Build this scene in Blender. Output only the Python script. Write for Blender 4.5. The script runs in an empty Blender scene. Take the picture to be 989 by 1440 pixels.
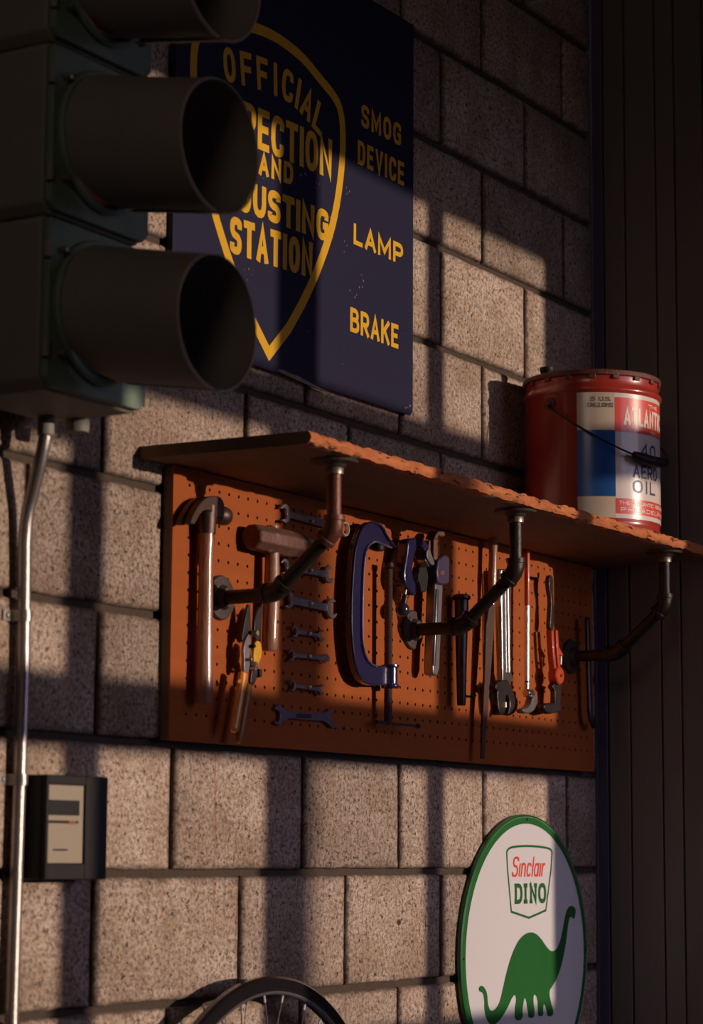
import bpy, bmesh, math, random
from mathutils import Vector, Matrix, noise
random.seed(7)
S = bpy.context.scene
COL = S.collection
PI = math.pi

# ------------------------------------------------------------------ camera
# world: X along the block wall (away from the camera), Y towards the wall (wall face at Y=0), Z up
F_PX, YAW, PITCH, ROLL = 3299.24, .54581181, .14432592, .00597742
CAM = Vector((0, -2.19067594, .03329516))
_f = Vector((math.cos(YAW)*math.cos(PITCH), math.sin(YAW)*math.cos(PITCH), math.sin(PITCH)))
_r0 = Vector((math.sin(YAW), -math.cos(YAW), 0)); _u0 = _r0.cross(_f)
_r = _r0*math.cos(ROLL) + _u0*math.sin(ROLL); _u = -_r0*math.sin(ROLL) + _u0*math.cos(ROLL)
cd = bpy.data.cameras.new('camera'); cam = bpy.data.objects.new('camera', cd); COL.objects.link(cam)
cd.sensor_fit = 'HORIZONTAL'; cd.sensor_width = 24; cd.lens = F_PX/989*24
cam.matrix_world = Matrix(((_r.x, _u.x, -_f.x, CAM.x), (_r.y, _u.y, -_f.y, CAM.y), (_r.z, _u.z, -_f.z, CAM.z), (0, 0, 0, 1)))
cd.dof.use_dof = True; cd.dof.focus_distance = 4.35; cd.dof.aperture_fstop = 4.5; cd.clip_start = .05
S.camera = cam

# ------------------------------------------------------------------ light
S.view_settings.view_transform = 'Standard'; S.view_settings.look = 'None'
S.view_settings.exposure = 0.0; S.view_settings.gamma = 1.0; S.view_settings.use_curve_mapping = False
SUN_EL, SUN_AZ = math.radians(5.5), math.radians(15)      # low sun, a little from the right of the wall's normal
w = bpy.data.worlds.new('dusk_sky'); S.world = w; w.use_nodes = True
bg = w.node_tree.nodes['Background']; bg.inputs[0].default_value = (.70, .65, .95, 1); bg.inputs[1].default_value = 2.1
sl = bpy.data.lights.new('low_sun', 'SUN'); so = bpy.data.objects.new('low_sun', sl); COL.objects.link(so)
sl.energy = 2.45; sl.color = (1.0, .80, .62); sl.angle = math.radians(.6)
so.rotation_euler = Vector((-math.sin(SUN_AZ)*math.cos(SUN_EL), math.cos(SUN_AZ)*math.cos(SUN_EL), -math.sin(SUN_EL))).to_track_quat('-Z', 'Y').to_euler()
so.location = (4.4, -4, 1)
WIN_Y = -2.75                                   # the wall with the windows, behind the camera
pl = bpy.data.lights.new('window_daylight', 'AREA'); po = bpy.data.objects.new('window_daylight', pl); COL.objects.link(po)
pl.shape = 'RECTANGLE'; pl.size = 1.95; pl.size_y = 1.7; pl.cycles.is_portal = True
po.location = (4.25, WIN_Y-.06, .78); po.rotation_euler = (PI/2, 0, PI)
po.rotation_euler = Vector((0, 1, 0)).to_track_quat('-Z', 'Y').to_euler()

# added dim warm fill lamp, unseen behind the camera, lifts the darkest areas
ll = bpy.data.lights.new('fill_lamp', 'AREA'); lo = bpy.data.objects.new('fill_lamp', ll); COL.objects.link(lo)
ll.shape = 'RECTANGLE'; ll.size = 1.2; ll.size_y = .9; ll.energy = 7.8; ll.color = (1.0, .80, .66)
lo.location = (-.9, -1.7, 2.2); lo.rotation_euler = Vector((.85, .35, -.5)).to_track_quat('-Z', 'Y').to_euler()

# ------------------------------------------------------------------ materials
_M = {}
def mat(name, col, rough=.6, metal=0., spots=None, scale=40., amt=.5, bump=0., bscale=200., coat=0., col2=None, stretch=(1, 1, 1), thr=(.35, .65), rvar=0., spec=None):
    """base colour, optionally mixed with a second by noise; fine noise relief; per-object brightness variation"""
    if name in _M: return _M[name]
    m = bpy.data.materials.new(name); m.use_nodes = True; nt = m.node_tree; N = nt.nodes; L = nt.links
    b = N['Principled BSDF']; b.inputs['Roughness'].default_value = rough; b.inputs['Metallic'].default_value = metal
    if spec is not None: b.inputs['Specular IOR Level'].default_value = spec
    if coat: b.inputs['Coat Weight'].default_value = coat; b.inputs['Coat Roughness'].default_value = .12
    tc = N.new('ShaderNodeTexCoord'); mp = N.new('ShaderNodeMapping'); mp.inputs['Scale'].default_value = stretch
    L.new(tc.outputs['Object'], mp.inputs[0])
    out = None
    if col2:
        n = N.new('ShaderNodeTexNoise'); n.inputs['Scale'].default_value = scale; n.inputs['Detail'].default_value = 5
        L.new(mp.outputs[0], n.inputs['Vector'])
        r = N.new('ShaderNodeMapRange'); r.inputs[1].default_value = thr[0]; r.inputs[2].default_value = thr[1]; r.inputs[4].default_value = amt
        L.new(n.outputs['Fac'], r.inputs[0])
        x = N.new('ShaderNodeMix'); x.data_type = 'RGBA'; x.inputs['A'].default_value = (*col, 1); x.inputs['B'].default_value = (*col2, 1)
        L.new(r.outputs[0], x.inputs['Factor']); out = x.outputs['Result']
    if spots:
        n = N.new('ShaderNodeTexNoise'); n.inputs['Scale'].default_value = spots[1]; n.inputs['Detail'].default_value = 4; n.inputs['Roughness'].default_value = .7
        L.new(mp.outputs[0], n.inputs['Vector'])
        r = N.new('ShaderNodeMapRange'); r.inputs[1].default_value = spots[2]; r.inputs[2].default_value = spots[3]; r.inputs[4].default_value = spots[4] if len(spots) > 4 else 1
        L.new(n.outputs['Fac'], r.inputs[0])
        x = N.new('ShaderNodeMix'); x.data_type = 'RGBA'; x.inputs['B'].default_value = (*spots[0], 1)
        if out: L.new(out, x.inputs['A'])
        else: x.inputs['A'].default_value = (*col, 1)
        L.new(r.outputs[0], x.inputs['Factor']); out = x.outputs['Result']
    if rvar:
        oi = N.new('ShaderNodeObjectInfo'); hs = N.new('ShaderNodeHueSaturation')
        r = N.new('ShaderNodeMapRange'); r.inputs[3].default_value = 1-rvar; r.inputs[4].default_value = 1+rvar
        L.new(oi.outputs['Random'], r.inputs[0]); L.new(r.outputs[0], hs.inputs['Value'])
        if out: L.new(out, hs.inputs['Color'])
        else: hs.inputs['Color'].default_value = (*col, 1)
        out = hs.outputs[0]
    if out: L.new(out, b.inputs['Base Color'])
    else: b.inputs['Base Color'].default_value = (*col, 1)
    if bump:
        n = N.new('ShaderNodeTexNoise'); n.inputs['Scale'].default_value = bscale; n.inputs['Detail'].default_value = 6; n.inputs['Roughness'].default_value = .65
        L.new(mp.outputs[0], n.inputs['Vector'])
        bp = N.new('ShaderNodeBump'); bp.inputs['Strength'].default_value = min(1, bump); bp.inputs['Distance'].default_value = .004
        L.new(n.outputs['Fac'], bp.inputs['Height']); L.new(bp.outputs[0], b.inputs['Normal'])
    _M[name] = m; return m

def block_material():
    m = bpy.data.materials.new('concrete_block'); m.use_nodes = True; nt = m.node_tree; N = nt.nodes; L = nt.links
    b = N['Principled BSDF']; b.inputs['Roughness'].default_value = .9
    tc = N.new('ShaderNodeTexCoord'); gm = N.new('ShaderNodeNewGeometry'); oi = N.new('ShaderNodeObjectInfo')
    def nz(s, d=4, rg=.6):
        n = N.new('ShaderNodeTexNoise'); n.inputs['Scale'].default_value = s; n.inputs['Detail'].default_value = d; n.inputs['Roughness'].default_value = rg
        L.new(gm.outputs['Position'], n.inputs['Vector']); return n.outputs['Fac']
    def rng(src, a, c, lo, hi):
        r = N.new('ShaderNodeMapRange'); r.inputs[1].default_value = a; r.inputs[2].default_value = c; r.inputs[3].default_value = lo; r.inputs[4].default_value = hi
        L.new(src, r.inputs[0]); return r.outputs[0]
    def mix(f, A, B):
        x = N.new('ShaderNodeMix'); x.data_type = 'RGBA'; L.new(f, x.inputs['Factor'])
        for k, v in (('A', A), ('B', B)):
            if isinstance(v, tuple): x.inputs[k].default_value = (*v, 1)
            else: L.new(v, x.inputs[k])
        return x.outputs['Result']
    c = mix(rng(nz(9, 3), .35, .65, 0, 1), (.50, .35, .26), (.72, .56, .47))
    c = mix(rng(nz(140, 8, .78), .44, .60, 0, .9), c, (.17, .105, .072))
    v = N.new('ShaderNodeTexVoronoi'); v.inputs['Scale'].default_value = 190; L.new(gm.outputs['Position'], v.inputs['Vector'])
    c = mix(rng(nz(105, 4, .75), .575, .61, 0, .95), c, (.035, .022, .016))
    c = mix(rng(nz(38, 5, .75), .52, .66, 0, .45), c, (.24, .155, .11))
    c = mix(rng(nz(260, 2, .5), .34, .28, 0, .45), c, (.78, .64, .54))
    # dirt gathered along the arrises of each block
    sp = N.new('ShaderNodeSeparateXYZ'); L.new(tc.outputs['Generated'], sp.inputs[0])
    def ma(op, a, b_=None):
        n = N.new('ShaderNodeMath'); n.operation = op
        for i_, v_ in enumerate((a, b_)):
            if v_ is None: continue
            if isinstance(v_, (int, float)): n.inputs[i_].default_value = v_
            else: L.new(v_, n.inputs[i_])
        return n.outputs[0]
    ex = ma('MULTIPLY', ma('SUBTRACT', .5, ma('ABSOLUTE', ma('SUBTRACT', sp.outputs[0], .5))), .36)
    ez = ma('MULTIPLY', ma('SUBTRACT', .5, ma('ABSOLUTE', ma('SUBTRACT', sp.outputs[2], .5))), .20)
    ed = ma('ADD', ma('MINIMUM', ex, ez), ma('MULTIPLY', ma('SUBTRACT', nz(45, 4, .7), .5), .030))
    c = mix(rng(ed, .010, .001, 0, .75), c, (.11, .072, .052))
    # one thin rust streak run down the wall below the pegboard
    ps = N.new('ShaderNodeSeparateXYZ'); L.new(gm.outputs['Position'], ps.inputs[0])
    wob = ma('MULTIPLY', ma('SUBTRACT', nz(14, 2, .5), .5), .012)
    st = ma('ABSOLUTE', ma('ADD', ma('SUBTRACT', ps.outputs[0], 3.182), wob))
    zz = ma('ABSOLUTE', ma('SUBTRACT', ps.outputs[2], .04))
    c = mix(ma('MULTIPLY', rng(st, .0035, .001, 0, .6), rng(zz, .18, .12, 0, 1)), c, (.36, .12, .05))
    hs = N.new('ShaderNodeHueSaturation'); L.new(rng(oi.outputs['Random'], 0, 1, .74, 1.16), hs.inputs['Value']); L.new(c, hs.inputs['Color'])
    L.new(hs.outputs[0], b.inputs['Base Color'])
    bp = N.new('ShaderNodeBump'); bp.inputs['Strength'].default_value = .75; bp.inputs['Distance'].default_value = .003
    L.new(nz(210, 5, .7), bp.inputs['Height']); L.new(bp.outputs[0], b.inputs['Normal'])
    return m
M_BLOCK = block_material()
M_MORTAR = mat('mortar', (.085, .058, .043), .95, col2=(.07, .048, .036), scale=30, bump=.8, bscale=160, spots=((.04, .026, .02), 120, .58, .68))
M_DARKWALL = mat('dark_painted_wall', (.06, .045, .04), .85, col2=(.04, .03, .028), scale=6, bump=.2)
M_PLANK = mat('dark_plank', (.20, .17, .155), .8, col2=(.16, .135, .125), scale=7, stretch=(1, 1, .2), rvar=.08, bump=.3)
M_CEIL = mat('ceiling_board', (.07, .055, .05), .9, bump=.2)
M_FLOOR = mat('concrete_floor', (.13, .10, .085), .8, col2=(.09, .07, .06), scale=5, bump=.3)
M_PEG = mat('pegboard_fibre', (.40, .098, .022), .8, spec=.2, col2=(.31, .076, .017), scale=14, stretch=(1, 1, 5), bump=.15, bscale=300, thr=(.3, .7))
M_HOLE = mat('pegboard_backing', (.03, .016, .012), .95)
M_BOARDSIDE = mat('board_side', (.16, .10, .08), .85, bump=.4)
M_WOOD = mat('shelf_wood', (.24, .145, .095), .7, col2=(.16, .095, .065), scale=12, stretch=(.35, 3, 3), bump=.3)
M_WOODEDGE = mat('shelf_rough_edge', (.66, .22, .085), .85, spec=.2, col2=(.36, .10, .04), scale=60, stretch=(.35, 1, 1.5), bump=1, bscale=90, spots=((.09, .028, .014), 70, .57, .62))
M_PIPE = mat('iron_pipe', (.036, .025, .021), .36, .4, col2=(.022, .016, .014), scale=60, bump=.25, bscale=250)
M_PIPERED = mat('primed_iron_pipe', (.17, .055, .035), .42, .35, col2=(.10, .035, .025), scale=70, bump=.25)
M_ZINC = mat('zinc_coupling', (.42, .36, .29), .4, .8, col2=(.2, .16, .13), scale=80)
M_FLANGE = mat('cast_flange', (.085, .06, .052), .55, .4, col2=(.05, .035, .03), scale=80, bump=.4)
M_IRON = mat('forged_iron', (.10, .058, .045), .4, .55, col2=(.08, .045, .036), scale=60, bump=.2)
M_RUST = mat('rusty_iron', (.17, .078, .055), .55, .3, col2=(.10, .045, .034), scale=45, bump=.5, bscale=90, spots=((.30, .21, .11), 35, .64, .68, .7))
M_HANDLE = mat('worn_handle_wood', (.36, .16, .10), .40, coat=.7, col2=(.22, .09, .055), scale=50, stretch=(1, 1, .25), bump=.4, bscale=120, spots=((.62, .38, .27), 60, .60, .70, .7))
M_CHROME = mat('chrome_steel', (.66, .64, .66), .25, .95, col2=(.5, .47, .46), scale=60)
M_STEEL = mat('dull_steel', (.36, .33, .36), .36, .8, col2=(.24, .20, .2), scale=70, bump=.15)
M_DARKSTEEL = mat('dark_steel', (.10, .08, .08), .35, .8, col2=(.06, .045, .045), scale=60, bump=.15)
M_BLUE = mat('navy_tool_paint', (.026, .021, .078), .22, 0, coat=1, col2=(.018, .015, .055), scale=50, bump=.12, spots=((.03, .02, .02), 90, .66, .70))
M_BLUE2 = mat('purple_tool_paint', (.075, .048, .11), .4, .1, col2=(.05, .032, .07), scale=70)
M_YELLOW = mat('yellow_paint', (.78, .42, .02), .4, col2=(.6, .28, .02), scale=200)
M_ORANGE = mat('orange_grip', (.80, .27, .02), .32, coat=.4)
M_REDT = mat('red_tool_paint', (.62, .085, .03), .38, coat=.3, col2=(.4, .05, .02), scale=60)
M_BLACK = mat('black_plastic', (.016, .013, .012), .55, spec=.3)
M_VISOR = mat('visor_dark_paint', (.27, .235, .215), .6, col2=(.235, .205, .19), scale=20)
M_SIGNAL = mat('signal_green_paint', (.20, .27, .20), .6, col2=(.15, .20, .15), scale=15, bump=.2)
M_BODY = mat('signal_body_paint', (.26, .235, .20), .6, col2=(.22, .20, .175), scale=20, bump=.2)
M_LENS = {k: mat('lens_'+k, c, .15, coat=1) for k, c in dict(red=(.35, .03, .015), amber=(.70, .17, .03), green=(.02, .20, .12)).items()}
M_NAVY = mat('navy_enamel', (.015, .013, .048), .5, spec=.22, col2=(.019, .015, .044), scale=8, spots=((.45, .36, .33), 62, .735, .76, .8), bump=.04, bscale=60)
M_GOLD = mat('yellow_enamel', (.84, .46, .015), .4, col2=(.74, .37, .015), scale=20, spots=((.16, .08, .03), 90, .72, .74))
M_CHIP = mat('chipped_enamel', (.36, .27, .22), .8, col2=(.12, .08, .07), scale=90, bump=.4)
M_WHITE = mat('white_enamel', (.80, .755, .78), .3, coat=.2)
M_GREEN = mat('green_enamel', (.020, .150, .032), .35, col2=(.018, .12, .028), scale=8)
M_REDP = mat('red_print', (.85, .07, .03), .4)
M_CANRED = mat('can_red_paint', (.44, .045, .032), .28, coat=.5, col2=(.32, .032, .025), scale=22, bump=.06, bscale=60)
M_CANDARK = mat('can_scuffed_red', (.35, .05, .03), .45, col2=(.16, .04, .025), scale=25, bump=.2)
M_CANWHITE = mat('can_cream_print', (.72, .58, .46), .3, coat=.4, col2=(.64, .50, .38), scale=14, thr=(.4, .7))
M_CANLAV = mat('can_white_print', (.78, .66, .60), .3, coat=.4)
M_CANBLUE = mat('can_blue_print', (.02, .10, .34), .3, coat=.4)
M_CANLRED = mat('can_label_red', (.80, .085, .065), .3, coat=.4)
M_LETBLUE = mat('navy_print', (.05, .07, .15), .4)
M_LETGREY = mat('grey_print', (.16, .13, .12), .5)
M_LETWHITE = mat('white_print', (.85, .76, .66), .4)
M_RIM = mat('lid_brown_rust', (.15, .04, .025), .5, .2, col2=(.12, .05, .03), scale=90, bump=.5)
M_CONDUIT = mat('galvanised_conduit', (.42, .37, .36), .34, .8, col2=(.30, .26, .25), scale=50, bump=.15)
M_TYRE = mat('rim_black', (.022, .017, .02), .18, .3, coat=.5)
M_ALLOY = mat('alloy', (.55, .5, .55), .3, .9)
M_PANEL = mat('meter_cream_panel', (.62, .50, .38), .6)
M_BROWNP = mat('brown_print', (.30, .10, .05), .6)

def perforated():
    m = bpy.data.materials.new('meter_mesh_grille'); m.use_nodes = True; nt = m.node_tree; N = nt.nodes; L = nt.links
    b = N['Principled BSDF']; b.inputs['Roughness'].default_value = .6
    tc = N.new('ShaderNodeTexCoord'); ck = N.new('ShaderNodeTexVoronoi'); ck.inputs['Scale'].default_value = 380; ck.inputs['Randomness'].default_value = 0
    L.new(tc.outputs['Object'], ck.inputs['Vector'])
    r = N.new('ShaderNodeMapRange'); r.inputs[1].default_value = .25; r.inputs[2].default_value = .4; L.new(ck.outputs['Distance'], r.inputs[0])
    x = N.new('ShaderNodeMix'); x.data_type = 'RGBA'; x.inputs['A'].default_value = (.17, .13, .095, 1); x.inputs['B'].default_value = (.38, .30, .225, 1)
    L.new(r.outputs[0], x.inputs['Factor']); L.new(x.outputs['Result'], b.inputs['Base Color']); return m
M_GRILLE = perforated()

# ------------------------------------------------------------------ mesh helpers
def thing(name, label, cat, loc=(0, 0, 0), group=None):
    o = bpy.data.objects.new(name, None); COL.objects.link(o); o.location = loc; o.empty_display_size = .05
    o['label'] = label; o['category'] = cat
    if group: o['group'] = group
    return o
def tag(o, label, cat, group=None):
    o['label'] = label; o['category'] = cat
    if group: o['group'] = group
    return o
def base(o):
    v = Vector((0, 0, 0))
    while o is not None: v += o.location; o = o.parent
    return v
class MB:
    def __init__(s): s.bm = bmesh.new()
    def box(s, x0, x1, y0, y1, z0, z1, M=None):
        vs = [s.bm.verts.new((x, y, z)) for x in (x0, x1) for y in (y0, y1) for z in (z0, z1)]
        if M is not None:
            for v in vs: v.co = M @ v.co
        for f in ((0, 1, 3, 2), (4, 6, 7, 5), (0, 4, 5, 1), (2, 3, 7, 6), (0, 2, 6, 4), (1, 5, 7, 3)): s.bm.faces.new([vs[i] for i in f])
        return s
    def rings(s, rings, cap=True, close=False):
        n = len(rings[0]); R = [[s.bm.verts.new(p) for p in r] for r in rings]
        k = len(R)
        for i in range(k if close else k-1):
            a, b = R[i], R[(i+1) % k]
            for j in range(n): s.bm.faces.new((a[j], a[(j+1) % n], b[(j+1) % n], b[j]))
        if cap and not close: s.bm.faces.new(R[0][::-1]); s.bm.faces.new(R[-1])
        return s
    def tube(s, pts, rad, seg=12, cap=True, flat=1., flatdir=None):
        pts = [Vector(p) for p in pts]; n = len(pts)
        if not isinstance(rad, (list, tuple)): rad = [rad]*n
        rings = []; ref = None
        for i, p in enumerate(pts):
            d = (pts[min(i+1, n-1)]-pts[max(i-1, 0)]).normalized()
            if ref is None:
                ref = Vector((0, 1, 0)) if abs(d.y) < .9 else Vector((0, 0, 1))
                if flatdir: ref = Vector(flatdir)
            a = (ref - d*ref.dot(d)).normalized(); b = d.cross(a); ref = a
            rings.append([p + (a*math.cos(t)*flat + b*math.sin(t))*rad[i] for t in [2*PI*j/seg for j in range(seg)]])
        return s.rings(rings, cap)
    def lathe(s, prof, c, axis='Z', seg=48, cap=False):
        """prof: (radius, height) pairs, c: centre of the axis"""
        c = Vector(c); rings = []
        for r, h in prof:
            rg = []
            for j in range(seg):
                t = 2*PI*j/seg; x, y = r*math.cos(t), r*math.sin(t)
                v = {'Z': (x, y, h), 'Y': (x, h, -y), 'X': (h, x, y)}[axis]
                rg.append(c+Vector(v))
            rings.append(rg)
        return s.rings(rings, cap)
    def prism(s, poly, y0, y1):
        """poly: (x,z) outline, extruded from y0 (front) to y1"""
        a = [s.bm.verts.new((x, y0, z)) for x, z in poly]; b = [s.bm.verts.new((x, y1, z)) for x, z in poly]; n = len(poly)
        s.bm.faces.new(a); s.bm.faces.new(b[::-1])
        for i in range(n): s.bm.faces.new((a[i], b[i], b[(i+1) % n], a[(i+1) % n]))
        return s
    def quad(s, pts): s.bm.faces.new([s.bm.verts.new(p) for p in pts]); return s
    def build(s, name, m, parent=None, bevel=0., smooth=35, kind=None, seg=2):
        bmesh.ops.recalc_face_normals(s.bm, faces=s.bm.faces[:]) if kind != 'flat' else None
        off = base(parent) if parent is not None else Vector((0, 0, 0))
        loc = Vector((0, 0, 0))
        if parent is None and kind == 'own':      # origin at the base of the thing
            zs = [v.co.z for v in s.bm.verts]; xs = [v.co.x for v in s.bm.verts]; ys = [v.co.y for v in s.bm.verts]
            loc = Vector(((min(xs)+max(xs))/2, (min(ys)+max(ys))/2, min(zs))); off = loc
        if off.length: bmesh.ops.translate(s.bm, verts=s.bm.verts[:], vec=-off)
        me = bpy.data.meshes.new(name); s.bm.to_mesh(me); s.bm.free()
        me.materials.append(m)
        if smooth:
            for p in me.polygons: p.use_smooth = True
            me.set_sharp_from_angle(angle=math.radians(smooth))
        o = bpy.data.objects.new(name, me); COL.objects.link(o)
        if parent is not None: o.parent = parent
        o.location = loc
        if bevel:
            b = o.modifiers.new('bevel', 'BEVEL'); b.width = bevel; b.segments = seg; b.limit_method = 'ANGLE'; b.angle_limit = math.radians(40); b.harden_normals = False
        if kind == 'structure': o['kind'] = 'structure'
        return o
def struct(o): o['kind'] = 'structure'; return o

def W(x, y, d=0.):
    """the point at distance d in front of the block wall seen at photograph pixel (x, y)"""
    v = _f + _r*((x-494.5)/F_PX) - _u*((y-720)/F_PX); t = (-d-CAM.y)/v.y
    return CAM + v*t
def WX(x, y, X):
    v = _f + _r*((x-494.5)/F_PX) - _u*((y-720)/F_PX); t = (X-CAM.x)/v.x
    return CAM + v*t
def outline(px, d, ox=0, oy=0, sc=1): 
    r = []
    for x, y in px:
        p = W(ox+x/sc, oy+y/sc, d); r.append((p.x, p.z))
    return r
def chaikin(p, n=2, closed=True):
    for _ in range(n):
        q = []; L = len(p)
        if not closed: q.append(p[0])
        for i in range(L if closed else L-1):
            a, b = p[i], p[(i+1) % L]
            q.append((a[0]*.75+b[0]*.25, a[1]*.75+b[1]*.25)); q.append((a[0]*.25+b[0]*.75, a[1]*.25+b[1]*.75))
        if not closed: q.append(p[-1])
        p = q
    return p

# ------------------------------------------------------------------ painted lettering (flat strokes)
def ck(p, closed=False): return ('c' if closed else 'o', chaikin(p, 2, closed))
def ln(*p): return ('o', list(p))
GL = {
 'A': (.95, [ln((0, 0), (.5, 1), (1, 0)), ln((.18, .3), (.82, .3))]),
 'B': (.9, [ln((0, 0), (0, 1)), ck([(0, 1), (.95, 1), (.95, .53), (0, .53)]), ck([(0, .53), (1.05, .53), (1.05, 0), (0, 0)])]),
 'C': (.9, [ck([(1, .70), (1, 1), (0, 1), (0, 0), (1, 0), (1, .30)])]),
 'D': (.92, [ln((0, 0), (0, 1)), ck([(0, 1), (1, 1), (1, 0), (0, 0)])]),
 'E': (.75, [ln((1, 1), (0, 1), (0, 0), (1, 0)), ln((0, .52), (.85, .52))]),
 'F': (.75, [ln((1, 1), (0, 1), (0, 0)), ln((0, .5), (.85, .5))]),
 'G': (.92, [ck([(1, .70), (1, 1), (0, 1), (0, 0), (1, 0), (1, .25)]), ln((1, .12), (1, .46), (.55, .46))]),
 'H': (.92, [ln((0, 0), (0, 1)), ln((1, 0), (1, 1)), ln((0, .5), (1, .5))]),
 'I': (.0, [ln((.5, 0), (.5, 1))]),
 'J': (.8, [ck([(1, 1), (1, 0), (0, 0), (0, .32)])]),
 'K': (.9, [ln((0, 0), (0, 1)), ln((1, 1), (.05, .42)), ln((.35, .6), (1, 0))]),
 'L': (.72, [ln((0, 1), (0, 0), (1, 0))]),
 'M': (1.2, [ln((0, 0), (0, 1), (.5, .2), (1, 1), (1, 0))]),
 'N': (.95, [ln((0, 0), (0, 1), (1, 0), (1, 1))]),
 'O': (.92, [ck([(0, 0), (0, 1), (1, 1), (1, 0)], True)]),
 'P': (.88, [ln((0, 0), (0, 1)), ck([(0, 1), (1, 1), (1, .42), (0, .42)])]),
 'R': (.9, [ln((0, 0), (0, 1)), ck([(0, 1), (1, 1), (1, .45), (0, .45)]), ln((.45, .45), (1, 0))]),
 'S': (.88, [ck([(1, .74), (1, 1), (0, 1), (0, .55), (1, .45), (1, 0), (0, 0), (0, .26)])]),
 'T': (.85, [ln((0, 1), (1, 1)), ln((.5, 0), (.5, 1))]),
 'U': (.92, [ck([(0, 1), (0, 0), (1, 0), (1, 1)])]),
 'V': (.95, [ln((0, 1), (.5, 0), (1, 1))]),
 'X': (.95, [ln((0, 1), (1, 0)), ln((0, 0), (1, 1))]),
 '4': (.9, [ln((.75, 0), (.75, 1), (0, .3), (1, .3))]),
 '0': (.9, [ck([(0, 0), (0, 1), (1, 1), (1, 0)], True)]),
 '5': (.85, [ln((1, 1), (.1, 1), (.1, .55)), ck([(.1, .55), (1, .65), (1, 0), (0, 0), (0, .2)])]),
 '.': (.0, [ln((.5, 0), (.5, .12))]),
 # slab-serif capitals
 'd': (1.1, [ln((.18, 0), (.18, 1)), ck([(.0, 1), (1, 1), (1, 0), (.0, 0)])]),
 'i': (.6, [ln((.5, 0), (.5, 1)), ln((0, 1), (1, 1)), ln((0, 0), (1, 0))]),
 'n': (1.2, [ln((.18, 0), (.18, 1), (.82, 0), (.82, 1)), ln((0, 0), (.38, 0)), ln((0, 1), (.25, 1)), ln((.62, 1), (1, 1))]),
 'o': (1.0, [ck([(0, 0), (0, 1), (1, 1), (1, 0)], True)]),
 # slanted lower case for the red script
 '1': (.0, [ln((.5, 0), (.5, .62))]),
 '2': (.75, [ln((0, 0), (0, .62)), ck([(0, .45), (.2, .68), (1, .62), (1, 0)])]),
 '3': (.7, [ck([(1, .5), (.9, .66), (0, .66), (0, 0), (.9, 0), (1, .12)])]),
 '6': (.0, [ln((.5, 0), (.5, 1))]),
 '7': (.75, [ck([(0, 0), (0, .64), (1, .64), (1, 0)], True), ln((1, 0), (1, .64))]),
 '8': (.5, [ln((0, 0), (0, .62)), ck([(0, .4), (.2, .66), (1, .62)])]),
 '9': (.95, [ck([(1, .80), (1, 1), (0, 1), (0, .55), (1, .5), (1, 0), (0, 0), (0, .2)])]),
}
_lift = [0]
def strip(bm, pts, h, closed, f, lift='y'):
    """a flat stroke of half width h along 2-D pts, each corner mitred, mapped to 3-D by f"""
    n = len(pts); P = [Vector(p) for p in pts]; A = []; B = []
    for i in range(n):
        if closed: a, b = P[i-1], P[(i+1) % n]
        else: a, b = P[max(i-1, 0)], P[min(i+1, n-1)]
        d1 = (P[i]-a); d2 = (b-P[i])
        if d1.length < 1e-9: d1 = d2
        if d2.length < 1e-9: d2 = d1
        d1 = d1.normalized(); d2 = d2.normalized()
        n1 = Vector((-d1.y, d1.x)); n2 = Vector((-d2.y, d2.x)); m = n1+n2
        if m.length < .3: m = n1*1.0; k = 1
        else: m.normalize(); k = min(2.2, 1/max(.3, m.dot(n1)))
        A.append(bm.verts.new(f(P[i]+m*h*k))); B.append(bm.verts.new(f(P[i]-m*h*k)))
    if lift is not None:
        for v in A+B:
            if lift == 'y': v.co.y -= .00006*_lift[0]
            else: 
                d = Vector((v.co.x-lift[0], v.co.y-lift[1], 0)).normalized(); v.co += d*.00006*_lift[0]
        _lift[0] = (_lift[0]+1) % 4
    for i in range(n if closed else n-1):
        j = (i+1) % n
        try: bm.faces.new((A[i], A[j], B[j], B[i]))
        except ValueError: pass
def text_strips(bm, s, width, H, t, f, slant=0., gap=.55, z1=0., lift='y'):
    """lettering of height H fitted to width (both include the stroke t); f maps (x,z) to 3-D; z1 = rise at the far end"""
    tot = sum((GL[c][0] if c != ' ' else .6) for c in s); n = len(s)
    g = gap*t+t                                       # centre-to-centre gap between neighbouring strokes
    unit = (width - t - g*(n-1))/max(tot, .01); x = t/2
    for c in s:
        if c == ' ': x += .6*unit+g; continue
        wd, lines = GL[c]; wd *= unit
        for kind, pts in lines:
            q = []
            for a, b in pts:
                zz = t/2+b*(H-t); xx = x+a*wd if wd else x
                q.append((xx+slant*zz, zz+z1*(xx/width)))
            if kind == 'o' and len(q) > 1:            # square ends reach the full height
                for e, k in ((0, 1), (-1, -2)):
                    if c not in 'CSGJ39': 
                        d = (Vector(q[e])-Vector(q[k])).normalized()*(t/2*.98); 
                        if abs(d.y) > abs(d.x) or c in 'ELFTZ4': q[e] = (q[e][0]+d.x, q[e][1]+d.y)
            strip(bm, q, t/2, kind == 'c', f, lift)
        x += wd+g
def wall_text(s, x0, x1, z0, H, t, Y, name, m, parent, slant=0., gap=.55, z1=0.):
    bm = bmesh.new(); text_strips(bm, s, x1-x0, H, t, lambda p: (x0+p[0], Y, z0+p[1]), slant, gap, z1)
    mb = MB(); mb.bm.free(); mb.bm = bm
    return mb.build(name, m, parent, smooth=0)

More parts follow.
